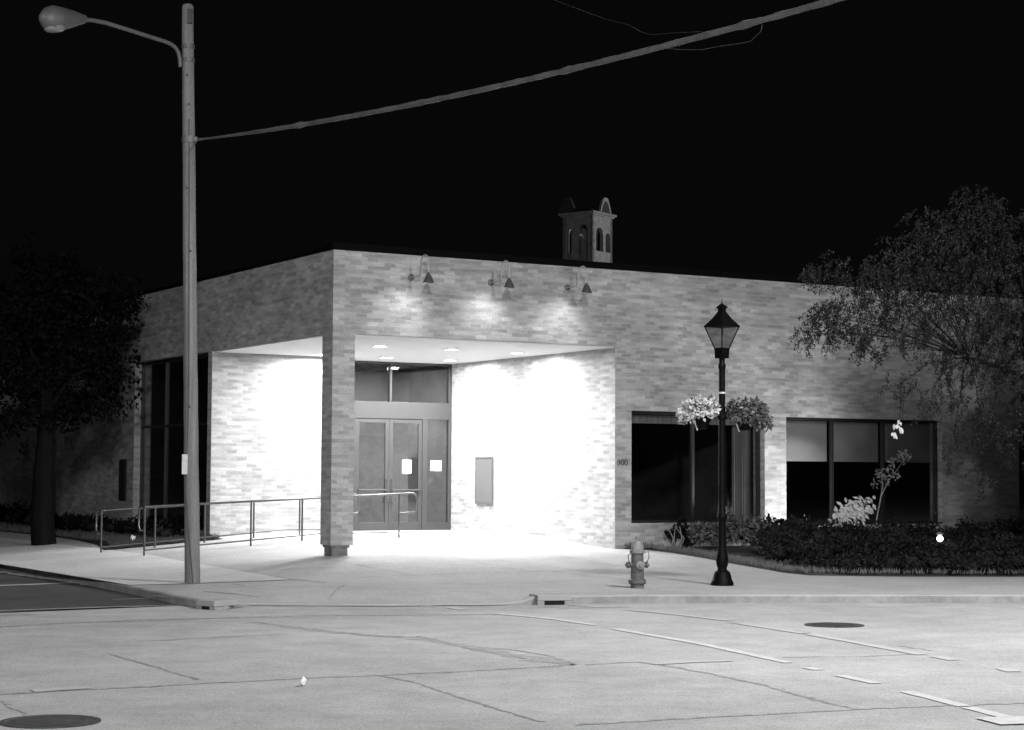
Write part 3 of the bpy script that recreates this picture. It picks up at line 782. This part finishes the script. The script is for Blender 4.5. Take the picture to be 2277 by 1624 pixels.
vs = [ZR @ Vector((i*16.2*SC/q2, j*16.2*SC/q2, ly(774))) for i, j in ((-1, -1), (1, -1), (1, 1), (-1, 1))]+[ZR @ Vector((i*37.7*SC/q2, j*37.7*SC/q2, ly(727.5))) for i, j in ((-1, -1), (1, -1), (1, 1), (-1, 1))]
m_.add(vs, [(0, 1, 5, 4), (1, 2, 6, 5), (2, 3, 7, 6), (3, 0, 4, 7)]); m_.build('lantern_pane', M['clear'], post)
m_ = MB(); m_.lathe([(.012, ly(727)), (.022, ly(735)), (.022, ly(745)), (.008, ly(750))], 10); m_.build('bulb', M['clear'], post)
m_ = MB(); zb = ly(925)
m_.tube([(-.36, -.02, zb+.03), (-.2, 0, zb+.05), (0, 0, zb), (.2, 0, zb+.05), (.36, -.02, zb+.03)], .016, 8); m_.lathe([(.062, zb-.05), (.068, zb-.04), (.068, zb+.05), (.06, zb+.06)], 16)
m_.build('basket_bracket', M['black_iron'], post)

def rdir(r_=R):
    while True:
        v = Vector((r_.uniform(-1, 1), r_.uniform(-1, 1), r_.uniform(-1, 1)))
        if .05 < v.length < 1: return v.normalized()
def leafcloud(mm, c, rad, n, ln, wd, droop=0.0, shell=.35, r_=R):
    """leaf-sized faces through an ellipsoid, denser towards its skin"""
    c = Vector(c); rad = Vector(rad) if not isinstance(rad, (int, float)) else Vector((rad,)*3)
    for _ in range(n):
        d = rdir(r_); f = r_.random()**shell
        p = c+Vector((d.x*rad.x, d.y*rad.y, d.z*rad.z))*f
        o_ = (rdir(r_)+d*.5-Vector((0, 0, droop))).normalized(); sd = o_.cross(rdir(r_)).normalized()
        k = r_.uniform(.6, 1.3); mm.leaf(p, o_, sd, ln*k, wd*k)
def basket(cx, cy_px, label, bright):
    c = at(cx, cy_px, lp.y-.02)
    t = thing('flower_basket', label, 'hanging basket', (c.x, c.y, c.z-.12), 0, 'flower baskets on the lantern post')
    m_ = MB(); m_.lathe([(.04, -.20), (.07, -.19), (.15, .02), (.155, .03), (.14, .02), (.06, -.16)], 18, cap=False); m_.build('pot', M['black_iron'], t, smooth=50)
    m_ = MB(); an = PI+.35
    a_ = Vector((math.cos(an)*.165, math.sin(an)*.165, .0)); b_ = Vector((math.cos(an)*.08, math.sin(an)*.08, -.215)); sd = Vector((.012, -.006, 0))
    m_.tube([a_, b_], .009, 6); m_.build('pot_edge_glint', M['petal'], t)  # pale strip stands for the lit edge of the dark pot
    m_ = MB()
    if bright:
        leafcloud(m_, (0, -.13, .02), (.2, .08, .07), 110, .06, .04, .7); leafcloud(m_, (-.03, 0, .11), (.28, .2, .14), 460, .065, .042); leafcloud(m_, (-.24, -.03, .0), (.11, .1, .13), 130, .075, .05, .4); leafcloud(m_, (.15, 0, .10), (.12, .1, .07), 90, .07, .05)
        m_.build('flowers', M['petal'], t)
        m_ = MB(); leafcloud(m_, (0, .03, .07), (.2, .16, .1), 160, .08, .05, .2); leafcloud(m_, (.02, 0, .14), (.2, .15, .12), 50, .08, .05); m_.build('foliage', M['shrub'], t)
    else:
        leafcloud(m_, (0, -.12, .0), (.2, .1, .1), 160, .07, .035, .7); leafcloud(m_, (.02, 0, .10), (.29, .2, .15), 680, .08, .045); leafcloud(m_, (.24, -.03, .0), (.11, .1, .16), 170, .08, .04, .5); leafcloud(m_, (.33, 0, -.08), (.07, .06, .12), 60, .07, .03, .8)
        m_.build('foliage', M['shrub'], t)
        m_ = MB(); leafcloud(m_, (0, -.05, .13), (.24, .17, .12), 110, .05, .035); leafcloud(m_, (-.12, -.05, .15), (.08, .1, .06), 40, .05, .035); m_.build('flowers', M['mid_leaf'], t)
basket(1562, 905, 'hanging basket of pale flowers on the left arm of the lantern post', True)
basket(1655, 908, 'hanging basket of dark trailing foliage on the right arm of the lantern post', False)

# ------------------------------------------------------------------ fire hydrant
hb = gz(1417, 1308, KZ); SH = hb.y/F_PX
hy = thing('fire_hydrant', 'grey fire hydrant on the sidewalk left of the lantern post', 'fire hydrant', (hb.x, hb.y, KZ), .25)
def hz(y): return (1309-y)*SH
m_ = MB(); m_.lathe([(15*SH, -.02), (15*SH, hz(1299)), (19.5*SH, hz(1298)), (19.5*SH, hz(1290)), (15*SH, hz(1288)), (14.5*SH, hz(1262)), (13.5*SH, hz(1238)), (14*SH, hz(1232))], 22); m_.build('barrel', M['hydrant'], hy, smooth=35)
m_ = MB(); m_.lathe([(17*SH, hz(1232)), (17*SH, hz(1226)), (14.5*SH, hz(1225)), (13.5*SH, hz(1215)), (9.5*SH, hz(1206)), (4*SH, hz(1203)), (4*SH, hz(1196)), (3*SH, hz(1195))], 22); m_.build('bonnet', M['hydrant_cap'], hy, smooth=35)
for an, rr, ll in ((0, 7, 25), (PI, 7, 25), (-PI/2, 9.5, 23)):
    m_ = MB(); Mx = Matrix.Translation((0, 0, hz(1258))) @ Matrix.Rotation(an, 4, 'Z') @ Matrix.Rotation(PI/2, 4, 'Y')
    m_.lathe([(rr*.8*SH, 8*SH), (rr*.8*SH, (ll-6)*SH), (rr*SH, (ll-6)*SH), (rr*SH, (ll-1)*SH), (rr*.4*SH, ll*SH), (rr*.4*SH, (ll+3)*SH)], 12, Mx); m_.build('nozzle_cap', M['hydrant_cap'] if an == -PI/2 else M['hydrant'], hy, smooth=35)
for k in range(8): m_ = MB(); m_.lathe([(.012, -.012), (.012, .012)], 6, Matrix.Rotation(k*PI/4+.2, 4, 'Z') @ Matrix.Translation((17.3*SH, 0, hz(1298)))); m_.build('bolt', M['iron'], hy)
m_ = MB(); m_.tube([(.10, -.05, hz(1262)), (.15, -.06, hz(1240)), (.14, -.05, hz(1228)), (.09, -.04, hz(1232))], .006, 6); m_.build('chain', M['iron'], hy); m_ = MB(); m_.tube([(-.10, -.05, hz(1262)), (-.14, -.05, hz(1248)), (-.15, -.05, hz(1236)), (-.09, -.04, hz(1232))], .006, 6); m_.build('chain', M['iron'], hy)

# ------------------------------------------------------------------ planting bed on the right
bed_px = [(1368, 1220), (1435, 1223), (1500, 1231), (1560, 1241), (1640, 1256), (1720, 1270), (1800, 1280), (2000, 1282.5), (2285, 1283)]
bed = [gp(*p) for p in bed_px]; bed.append(bed[-1]+Vector((14, .5, 0)))
b = MB(); vs = []
inner = []
for p in bed:
    s_, t_ = st(p); inner.append(bw(max(s_+ (0.0), 5.66)+max(0, -t_)*.55, -.01))
for p, q in zip(bed, inner):
    for k in range(9):
        v = p.lerp(q, k/8); v.z = h(v.x, v.y)+.006+.012*min(1, k/2); vs.append(v)
b.add(vs, [(i*9+k, (i+1)*9+k, (i+1)*9+k+1, i*9+k+1) for i in range(len(bed)-1) for k in range(8)])
tag(b.build('planting_bed', M['soil']), kind='structure')
# grass fringe
b = MB()
for i in range(len(bed)-1):
    L_ = (bed[i+1]-bed[i]).length
    for _ in range(int(L_*(260 if i < 7 else 120))):
        f = R.random(); w_ = R.random()**1.4
        p = bed[i].lerp(bed[i+1], f); q = inner[i].lerp(inner[i+1], f); dd = (q-p); dd.z = 0
        p = p+dd.normalized()*w_*min(.9, dd.length*.6); p.z = h(p.x, p.y)+.03
        dv = Vector((R.uniform(-.5, .5), R.uniform(-.5, .5), 1)).normalized(); b.leaf(p, dv, Vector((1, 0, 0)), R.uniform(.05, .13), .012)
tag(b.build('grass_fringe', M['grass']), kind='stuff')

def shrub(name, label, blobs, n, ln=.09, wd=.05, m='shrub', cat='shrub', group=None, r_=R):
    """blobs: (x, y, z, rx, ry, rz)"""
    x0 = sum(q[0] for q in blobs)/len(blobs); y0 = sum(q[1] for q in blobs)/len(blobs); z0 = min(q[2]-q[5] for q in blobs)
    t = thing(name, label, cat, (x0, y0, z0), 0, group)
    fol = MB(); core = MB()
    tot = sum(q[3]*q[4]+q[3]*q[5]+q[4]*q[5] for q in blobs)
    for x, y, z, rx, ry, rz in blobs:
        c = Vector((x-x0, y-y0, z-z0))
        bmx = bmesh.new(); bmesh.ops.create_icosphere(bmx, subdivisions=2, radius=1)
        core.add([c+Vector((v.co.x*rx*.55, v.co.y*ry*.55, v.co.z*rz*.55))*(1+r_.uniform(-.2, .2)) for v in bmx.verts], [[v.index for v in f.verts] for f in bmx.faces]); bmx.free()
        k = int(n*(rx*ry+rx*rz+ry*rz)/tot)
        # sub-clumps give an uneven outline
        for _ in range(max(4, k//45)):
            d = rdir(r_); d.z = abs(d.z)*1.0-.25; f = r_.uniform(.6, .98)
            leafcloud(fol, c+Vector((d.x*rx, d.y*ry, d.z*rz))*f, (rx*.3+.04, ry*.3+.04, rz*.3+.04), 45, ln, wd, 0, .5, r_)
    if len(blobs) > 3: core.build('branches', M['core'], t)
    fol.build('foliage', M[m], t)
    return t
def bl(px, py, wpx, hpx, Y, dy=None):
    p = at(px, py, Y); s_ = Y/F_PX; return (p.x, p.y, p.z, wpx*s_, dy or wpx*s_, hpx*s_)
GB = 'shrubs in the bed under the front windows'
shrub('shrub', 'low sparse shrub at the left end of the bed, behind the hydrant', [bl(1462, 1198, 28, 22, 35.4), bl(1435, 1204, 16, 16, 35.3)], 700, group=GB)
shrub('shrub', 'dark upright shrub with bare pale stems under the left front window', [bl(1505, 1190, 36, 34, 34.6), bl(1520, 1175, 22, 22, 34.7)], 1200, m='leaf_dark', group=GB)
shrub('shrub', 'rounded lighter shrub directly behind the lantern post base', [bl(1572, 1192, 42, 34, 33.4), bl(1625, 1186, 48, 40, 33.6), bl(1680, 1190, 44, 40, 33.6)], 3200, group=GB)
m_ = MB()
for px_ in (1492, 1500, 1508, 1512):
    a_ = gp(px_, 1222); m_.tube([a_, a_+Vector((R.uniform(-.08, .08), 0, .2)), a_+Vector((R.uniform(-.1, .1), 0, .42))], [.014, .011, .007], 6)
tag(m_.build('bare_stems', M['mid_leaf']), 'few pale bare stems rising from the bed beside the dark upright shrub', 'plant stems')
hb_ = []
for i in range(14):
    x = 1725+i*46; hb_.append(bl(x, 1200+R.uniform(-6, 6), 46, 42+R.uniform(-5, 8), 32.8, .6))
for i in range(13):
    x = 1735+i*46; hb_.append(bl(x, 1226+R.uniform(-4, 4), 44, 34+R.uniform(-3, 4), 31.2, .6))
for i in range(12):
    x = 1800+i*46; hb_.append(bl(x, 1255+R.uniform(-3, 3), 40, 25+R.uniform(-3, 3), 29.7+.35*max(0, 2-i), .45))
shrub('hedge', 'long dark clipped hedge filling the bed below the right-hand front window', hb_, 26000, .08, .04, m='leaf_dark', cat='hedge')
shrub('shrub', 'taller dark shrub between the two front windows behind the hedge', [bl(1720, 1178, 50, 28, 34.6), bl(1790, 1185, 40, 30, 34.8)], 1400, m='leaf_dark', group=GB)

# plant with lamp light put into its leaf colour, and sapling before the right-hand window
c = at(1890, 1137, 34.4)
t = thing('lit_leaved_plant', 'plant with a cluster of large leaves coloured as brightly lit before the right front window', 'plant', (c.x, c.y, .4))
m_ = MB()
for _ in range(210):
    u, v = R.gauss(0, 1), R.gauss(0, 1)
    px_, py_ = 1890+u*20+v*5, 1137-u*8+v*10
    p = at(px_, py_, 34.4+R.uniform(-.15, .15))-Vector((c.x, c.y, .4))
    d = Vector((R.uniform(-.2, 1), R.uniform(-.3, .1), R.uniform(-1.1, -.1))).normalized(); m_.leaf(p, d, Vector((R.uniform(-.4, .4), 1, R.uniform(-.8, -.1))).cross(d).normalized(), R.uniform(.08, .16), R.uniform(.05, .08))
m_.build('leaves', M['lit_leaf'], t)
m_ = MB()
for k in range(6): m_.tube([(0, 0, 0), (R.uniform(-.1, .1), 0, .3), (R.uniform(-.3, .25), R.uniform(-.1, .1), .62)], [.012, .01, .006], 6)
m_.build('stem', M['bark'], t)
Ys = 34.0
c = at(1950, 1165, Ys)
t = thing('sapling', 'thin crooked sapling with wispy leaf tufts in front of the right window', 'sapling', (c.x, c.y, .4))
loc = lambda x, y: at(x, y, Ys)-Vector((c.x, c.y, .4))
m_ = MB(); m_.tube([loc(1948, 1190), loc(1950, 1150), loc(1957, 1115), loc(1963, 1080), loc(1961, 1062)], [.016, .014, .012, .010, .006], 6)
m_.tube([loc(1957, 1110), loc(1975, 1070), loc(1995, 1045), loc(2012, 1020)], [.010, .008, .006, .004], 6); m_.tube([loc(1975, 1070), loc(1960, 1052), loc(1950, 1050)], [.006, .005, .003], 6); m_.build('stem', M['mid_leaf'], t)
m_ = MB()
for x, y, r_, n_ in ((2012, 1016, 15, 70), (1986, 1026, 10, 30), (1958, 1050, 12, 35), (1984, 1046, 14, 40), (1968, 1066, 12, 30), (1945, 1078, 8, 16), (1990, 1058, 10, 20)):
    leafcloud(m_, loc(x, y), r_*Ys/F_PX, n_, .07, .03, .2)
m_.build('leaves', M['mid_leaf'], t)

# small lit garden spot in the hedge
c = at(2090, 1198, 31.0)
t = thing('garden_light', 'small round lit garden light standing among the dark hedge', 'garden light', (c.x, c.y, c.z))
m_ = MB(); m_.lathe([(.008, -.07), (.045, -.055), (.07, -.02), (.07, .02), (.045, .055), (.008, .07)], 16, Matrix.Scale(.75, 4)); m_.build('globe', M['bulb'], t, smooth=60)
m_ = MB(); m_.lathe([(.02, -.9), (.02, -.1), (.05, -.075), (.03, -.06)], 10); m_.build('stake', M['black_iron'], t)
m_ = MB(); m_.lathe([(.03, .06), (.075, .075), (.02, .11)], 12); m_.build('cap', M['steel'], t)

# floodlight in the shrubs that washes the brick pier between the front windows
c = bw(9.9, -1.75, .62)
t = thing('flood_light', 'small dark floodlight hidden among the shrubs, washing the pier between the front windows', 'flood light', c, TH)
m_ = MB(); m_.lathe([(.02, -.09), (.05, -.08), (.075, .02), (.075, .05), (.068, .05), (.05, -.05)], 14, Matrix.Rotation(-.9, 4, 'X'), cap=False); m_.build('housing', M['black_iron'], t, smooth=40)
m_ = MB(); m_.lathe([(.066, .035), (.03, .042)], 14, Matrix.Rotation(-.9, 4, 'X')); m_.build('lens', M['bulb'], t)
m_ = MB(); m_.lathe([(.012, -.55), (.012, -.08)], 8); m_.build('stake', M['black_iron'], t)
lamp('flood_beam', 'SPOT', (-.02, .06, .06), 400, .06, (-.75, 1.75, 1.0), 125, 1.0, t)

# ------------------------------------------------------------------ trees
def limb(mm, pts, r0_, r1_):
    P_ = [Vector(p) for p in pts]; Q = []
    for i in range(len(P_)-1):
        for j in range(5): Q.append(P_[i].lerp(P_[i+1], j/5)+Vector((R.uniform(-.02, .02), R.uniform(-.02, .02), R.uniform(-.02, .02))))
    Q.append(P_[-1]); n_ = len(Q); mm.tube(Q, [r0_+(r1_-r0_)*i/(n_-1) for i in range(n_)], 7)
Rt = random.Random(5)
base = Vector((9.4, 30.2, .15))
t = thing('feathery_tree', 'tree with fine drooping leaves hanging over the front wall at the right', 'tree', base)
tr = MB(); fo_ = MB(); dk = MB()
limb(tr, [(0, 0, 0), (-.1, 0, 1.3), (-.2, -.05, 2.6)], .16, .12)
blobs = [(2170, 470, 75, 29.5, 1100), (2060, 505, 55, 30, 520), (2240, 560, 90, 30, 1500), (2130, 590, 95, 29.5, 1500), (2010, 585, 70, 29, 800), (1935, 610, 48, 29, 460), (1860, 595, 40, 29, 330), (1800, 602, 26, 29, 170),
         (2200, 690, 100, 29.5, 1700), (2080, 665, 70, 29.5, 900), (1985, 650, 52, 29, 520), (1905, 655, 38, 29, 260), (1850, 685, 36, 28.8, 420), (1880, 725, 34, 28.8, 300), (1812, 700, 26, 28.8, 170), (1785, 738, 20, 28.8, 120), (1840, 740, 24, 28.8, 110), (1930, 745, 36, 28.8, 260),
         (1955, 700, 45, 29, 330), (2030, 735, 60, 29, 460), (2120, 780, 80, 29.5, 750), (2230, 800, 90, 30, 1200), (1950, 770, 36, 29, 150), (2000, 850, 40, 29, 120), (2080, 880, 60, 29.5, 260), (2180, 920, 70, 30, 420),
         (2260, 960, 70, 30, 500), (2120, 990, 50, 30, 120), (2180, 1070, 50, 30, 110), (2330, 700, 110, 30, 900), (2350, 900, 100, 30, 600), (2330, 520, 90, 30, 800),
         (2450, 640, 170, 29, 2600), (2480, 860, 160, 29, 2200), (2620, 700, 200, 28.5, 2600), (2420, 470, 130, 29, 1500), (2640, 930, 170, 28.5, 1800), (2800, 760, 180, 29, 1800), (2400, 1010, 110, 29.5, 900), (2560, 480, 150, 28, 1600)]
hubs = [Vector((-1.2, -.4, 3.6)), Vector((-.3, 0, 4.2)), Vector((-2.2, -.8, 3.4)), Vector((-.6, 0, 3.0))]
for hb2 in hubs: limb(tr, [(-.2, -.05, 2.5), tuple(hb2*.55+Vector((-.1, 0, 1.3))), tuple(hb2)], .06, .018)
for px_, py_, r_, Y, n_ in blobs:
    c = at(px_, py_, Y)-base; rr = r_*Y/F_PX
    hb2 = min(hubs, key=lambda q: (q-c).length); limb(tr, [tuple(hb2), tuple(hb2.lerp(c, .55)+Vector((0, 0, .12))), tuple(c)], .011, .003)
    for _ in range(max(3, int(n_/(9 if px_ < 2300 else 6)))):  # unseen off-frame crown packed denser to keep lamp light off the wall
        d = rdir(Rt); big = 1 if px_ < 2300 else 1.9; cc = c+d*rr*Rt.random()**.5*1.05
        ln_ = Rt.uniform(.12, .3); dv = Vector((Rt.uniform(-.8, .5), Rt.uniform(-.5, .5), Rt.uniform(-1.2, -.1))).normalized()
        for k in range(28):
            f = k/28; p = cc+dv*ln_*f+Vector((0, 0, -.06*f*f))+rdir(Rt)*.025
            o_ = (dv*.6+rdir(Rt)*.9+Vector((0, 0, -.4))).normalized(); fo_.leaf(p, o_, o_.cross(rdir(Rt)).normalized(), Rt.uniform(.03, .07)*big, Rt.uniform(.012, .026)*big)
tr.build('trunk', M['night_bark'], t, smooth=60); fo_.build('crown', M['leaf'], t)
m_ = MB()
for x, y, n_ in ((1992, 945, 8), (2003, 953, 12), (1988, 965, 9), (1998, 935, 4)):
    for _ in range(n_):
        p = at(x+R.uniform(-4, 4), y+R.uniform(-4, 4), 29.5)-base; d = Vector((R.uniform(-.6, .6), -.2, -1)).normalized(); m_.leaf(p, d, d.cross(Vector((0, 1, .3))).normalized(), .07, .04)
m_.build('hanging_leaves', M['lit_leaf'], t)  # leaves of the dark tree, painted pale to look lit
m_ = MB(); m_.tube([at(1996, 950, 29.5)-base, at(2000, 930, 29.5)-base, at(2003, 900, 29.5)-base, at(2030, 860, 29.5)-base], .004, 5); m_.build('hanging_twig', M['night_bark'], t)
# dark street tree on the left
base = gp(98, 1212)
base = Vector((base.x, base.y, .15))
t = thing('dark_street_tree', 'nearly black street tree hiding the far left end of the building', 'tree', base)
tr = MB(); fo_ = MB(); Yl = base.y
L_ = lambda x, y, dy=0: at(x, y, Yl+dy)-base
limb(tr, [(0, 0, -.05), tuple(L_(98, 1120)), tuple(L_(100, 1000)), tuple(L_(105, 900))], .26, .16)
for x, y in ((60, 760), (150, 740), (200, 820), (30, 860), (110, 680), (240, 760)): limb(tr, [tuple(L_(103, 930)), tuple(L_((103+x)/2, (900+y)/2-20, R.uniform(-.4, .4))), tuple(L_(x, y, R.uniform(-.8, .8)))], .08, .03)
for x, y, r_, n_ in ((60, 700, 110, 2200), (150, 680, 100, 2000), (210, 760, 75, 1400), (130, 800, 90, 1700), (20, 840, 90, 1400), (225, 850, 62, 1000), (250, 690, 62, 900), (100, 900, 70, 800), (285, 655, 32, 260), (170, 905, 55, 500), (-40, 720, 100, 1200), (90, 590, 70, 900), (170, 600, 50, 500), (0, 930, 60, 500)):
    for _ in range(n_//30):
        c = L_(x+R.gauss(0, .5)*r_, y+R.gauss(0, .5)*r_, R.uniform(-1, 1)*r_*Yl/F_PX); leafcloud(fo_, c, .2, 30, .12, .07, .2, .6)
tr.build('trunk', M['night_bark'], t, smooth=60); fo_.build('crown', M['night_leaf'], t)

# ------------------------------------------------------------------ lawn and low planting along the side wall
b = MB(); pl_ = [(-2.3, 4.75), (-1.85, 6.5), (-1.55, 9.0), (-1.5, 13), (-1.5, 22), (-1.5, 34)]
vs = []
for s_, t_ in pl_:
    for k in range(7):
        s2 = s_+(-.002-s_)*k/6; p = bw(s2, t_ if k == 0 else max(t_, 4.75)); p.z = h(p.x, p.y)+.012; vs.append(p)
b.add(vs, [(i*7+k, i*7+k+1, (i+1)*7+k+1, (i+1)*7+k) for i in range(len(pl_)-1) for k in range(6)])
tag(b.build('lawn', M['unlit_soil']), kind='structure')
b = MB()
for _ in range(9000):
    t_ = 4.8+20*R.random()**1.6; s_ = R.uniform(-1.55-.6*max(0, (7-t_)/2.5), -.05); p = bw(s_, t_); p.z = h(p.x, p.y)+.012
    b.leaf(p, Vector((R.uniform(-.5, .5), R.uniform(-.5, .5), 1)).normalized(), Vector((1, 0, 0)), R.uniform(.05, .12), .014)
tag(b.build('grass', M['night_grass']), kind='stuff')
hb_ = []
for i in range(17):
    t_ = 6.2+i*.95; p = bw(-.62+R.uniform(-.08, .08), t_); hb_.append((p.x, p.y, h(p.x, p.y)+.16, .5, .5, .26+R.uniform(-.04, .10)+.12*(i > 8)))
shrub('hedge', 'low black ground-hugging hedge along the foot of the left side wall', hb_, 5000, m='night_leaf', cat='hedge')
c = gp(295, 1207)
m_ = MB(); bmx = bmesh.new(); bmesh.ops.create_icosphere(bmx, subdivisions=2, radius=1)
m_.add([Vector((v.co.x*.045, v.co.y*.05, .07+v.co.z*.065))*(1+R.uniform(-.25, .25)) for v in bmx.verts], [[v.index for v in f.verts] for f in bmx.faces])
tag(m_.build('litter', M['paper'], loc=c), 'small white scrap of litter in the dark planting behind the handrails', 'litter', 'white scraps of litter')
c = gz(674, 1526)
m_ = MB(); m_.add([Vector((v.co.x*.026, v.co.y*.045, .03+v.co.z*.03))*(1+R.uniform(-.3, .3)) for v in bmx.verts], [[v.index for v in f.verts] for f in bmx.faces]); bmx.free()
tag(m_.build('litter', M['paper'], loc=c), 'crumpled white scrap of paper lying on the open road', 'litter', 'white scraps of litter')

# ------------------------------------------------------------------ bell tower beyond the roof
YT = 110.0; ST = YT/F_PX
cor = at(1317.5, 560, YT)
ang = -math.radians(36)
bt = thing('bell_tower', 'small stone bell tower with arched openings and gables rising behind the flat roof', 'bell tower', (cor.x, cor.y, 0), ang)
# local: corner at the origin, right face along +y... right face direction (sin, cos), left face along -x
WS = 2.15
def tz(y): return at(1312.8, y, YT).z
zb, zt_ = tz(600), tz(478)
def panel(mm, o_, d, n_, openings):
    """arched wall panel of width WS, extruded inwards along n_"""
    o_ = Vector(o_); d = Vector(d); n_ = Vector(n_); th = .22
    cols = [0.0]
    for a_, c_, zs, zc in openings: cols += [a_, c_]
    cols.append(1.0)
    def P_(u, z, k=0): return o_+d*u*WS+Vector((0, 0, z))+n_*k
    def slab(u0, u1, z0a, z0b, z1):
        vs = [P_(u0, z0a), P_(u1, z0b), P_(u1, z1), P_(u0, z1), P_(u0, z0a, th), P_(u1, z0b, th), P_(u1, z1, th), P_(u0, z1, th)]
        mm.add(vs, [(0, 1, 2, 3), (7, 6, 5, 4), (0, 4, 5, 1), (1, 5, 6, 2), (2, 6, 7, 3), (3, 7, 4, 0)])
    for i in range(0, len(cols), 2): slab(cols[i], cols[i+1], zb, zb, zt_)
    for a_, c_, zs, zc in openings:
        slab(a_, c_, zb, zb, zs)
        rr = (c_-a_)/2; mid = (a_+c_)/2; N = 10
        for k in range(N):
            u0 = a_+(c_-a_)*k/N; u1 = a_+(c_-a_)*(k+1)/N
            f = lambda u: zc-rr*WS+math.sqrt(max(0, rr*rr-(u-mid)**2))*WS
            slab(u0, u1, f(u0), f(u1), zt_)
m_ = MB()
opsL = [(.16, .50, tz(578), tz(497)), (.70, .86, tz(576), tz(503))]
opsR = [(.18, .54, tz(556), tz(503)), (.66, .9, tz(556), tz(512))]
panel(m_, (0, 0, 0), (-1, 0, 0), (0, 1, 0), opsL)
panel(m_, (0, 0, 0), (0, 1, 0), (-1, 0, 0), opsR)
panel(m_, (-WS, 0, 0), (0, 1, 0), (1, 0, 0), opsR)
panel(m_, (0, WS, 0), (-1, 0, 0), (0, -1, 0), opsL)
m_.build('belfry_wall', M['stone'], bt)
m_ = MB(); m_.box(-WS-.02, .02, -.02, WS+.02, 0, zb-.001); m_.build('tower_shaft', M['stone'], bt)
m_ = MB(); m_.box(-WS-.10, .10, -.10, WS+.10, zt_+.001, zt_+.10); m_.box(-WS-.2, .2, -.2, WS+.2, zt_+.101, zt_+.24); m_.build('cornice', M['stone'], bt, bevel=.02)
m_ = MB(); zz = zt_+.242
m_.add([(-WS-.15, -.15, zz), (.15, -.15, zz), (.15, WS+.15, zz), (-WS-.15, WS+.15, zz), (-WS/2, WS/2, zz+.5)], [(0, 1, 4), (1, 2, 4), (2, 3, 4), (3, 0, 4), (3, 2, 1, 0)]); m_.build('roof', M['tower_roof'], bt)
def gable(o_, d, n_, shaded):
    mm = MB(); o_ = Vector(o_); d = Vector(d); n_ = Vector(n_)
    zz_ = zt_+.243
    outer = [(-.62, 0), (-.50, .35), (-.30, .78), (-.17, .93), (.17, .93), (.30, .78), (.50, .35), (.62, 0)]
    inner_ = [(-.48, 0), (-.38, .32), (-.2, .62), (-.1, .72), (.1, .72), (.2, .62), (.38, .32), (.48, 0)]
    vs = []
    for k in (0, .16):
        for q in (outer, inner_):
            for u, z in q: vs.append(o_+d*u+n_*k+Vector((0, 0, zz_+z)))
    n8 = 8; fs = []
    for i in range(7):
        fs += [(i, i+1, n8+i+1, n8+i), (16+i, 16+n8+i, 16+n8+i+1, 16+i+1), (i, 16+i, 16+i+1, i+1), (n8+i, n8+i+1, 24+i+1, 24+i)]
    mm.add(vs, fs); gm = mm.build('gable', M['gable_in'] if shaded else M['stone'], bt)  # left gable takes the dark panel colour to stand in for shade
    mm = MB(); vs = [o_+d*u+n_*.08+Vector((0, 0, zz_+z)) for u, z in inner_]+[o_+d*u+n_*.12+Vector((0, 0, zz_+z)) for u, z in inner_]
    mm.add(vs, [tuple(range(7, -1, -1)), tuple(range(8, 16))]); mm.build('gable_panel', M['gable_in'], gm)
gable((.08, WS*.62, 0), (0, 1, 0), (-1, 0, 0), 0); gable((-WS*.86, -.02, 0), (-1, 0, 0), (0, 1, 0), 1)
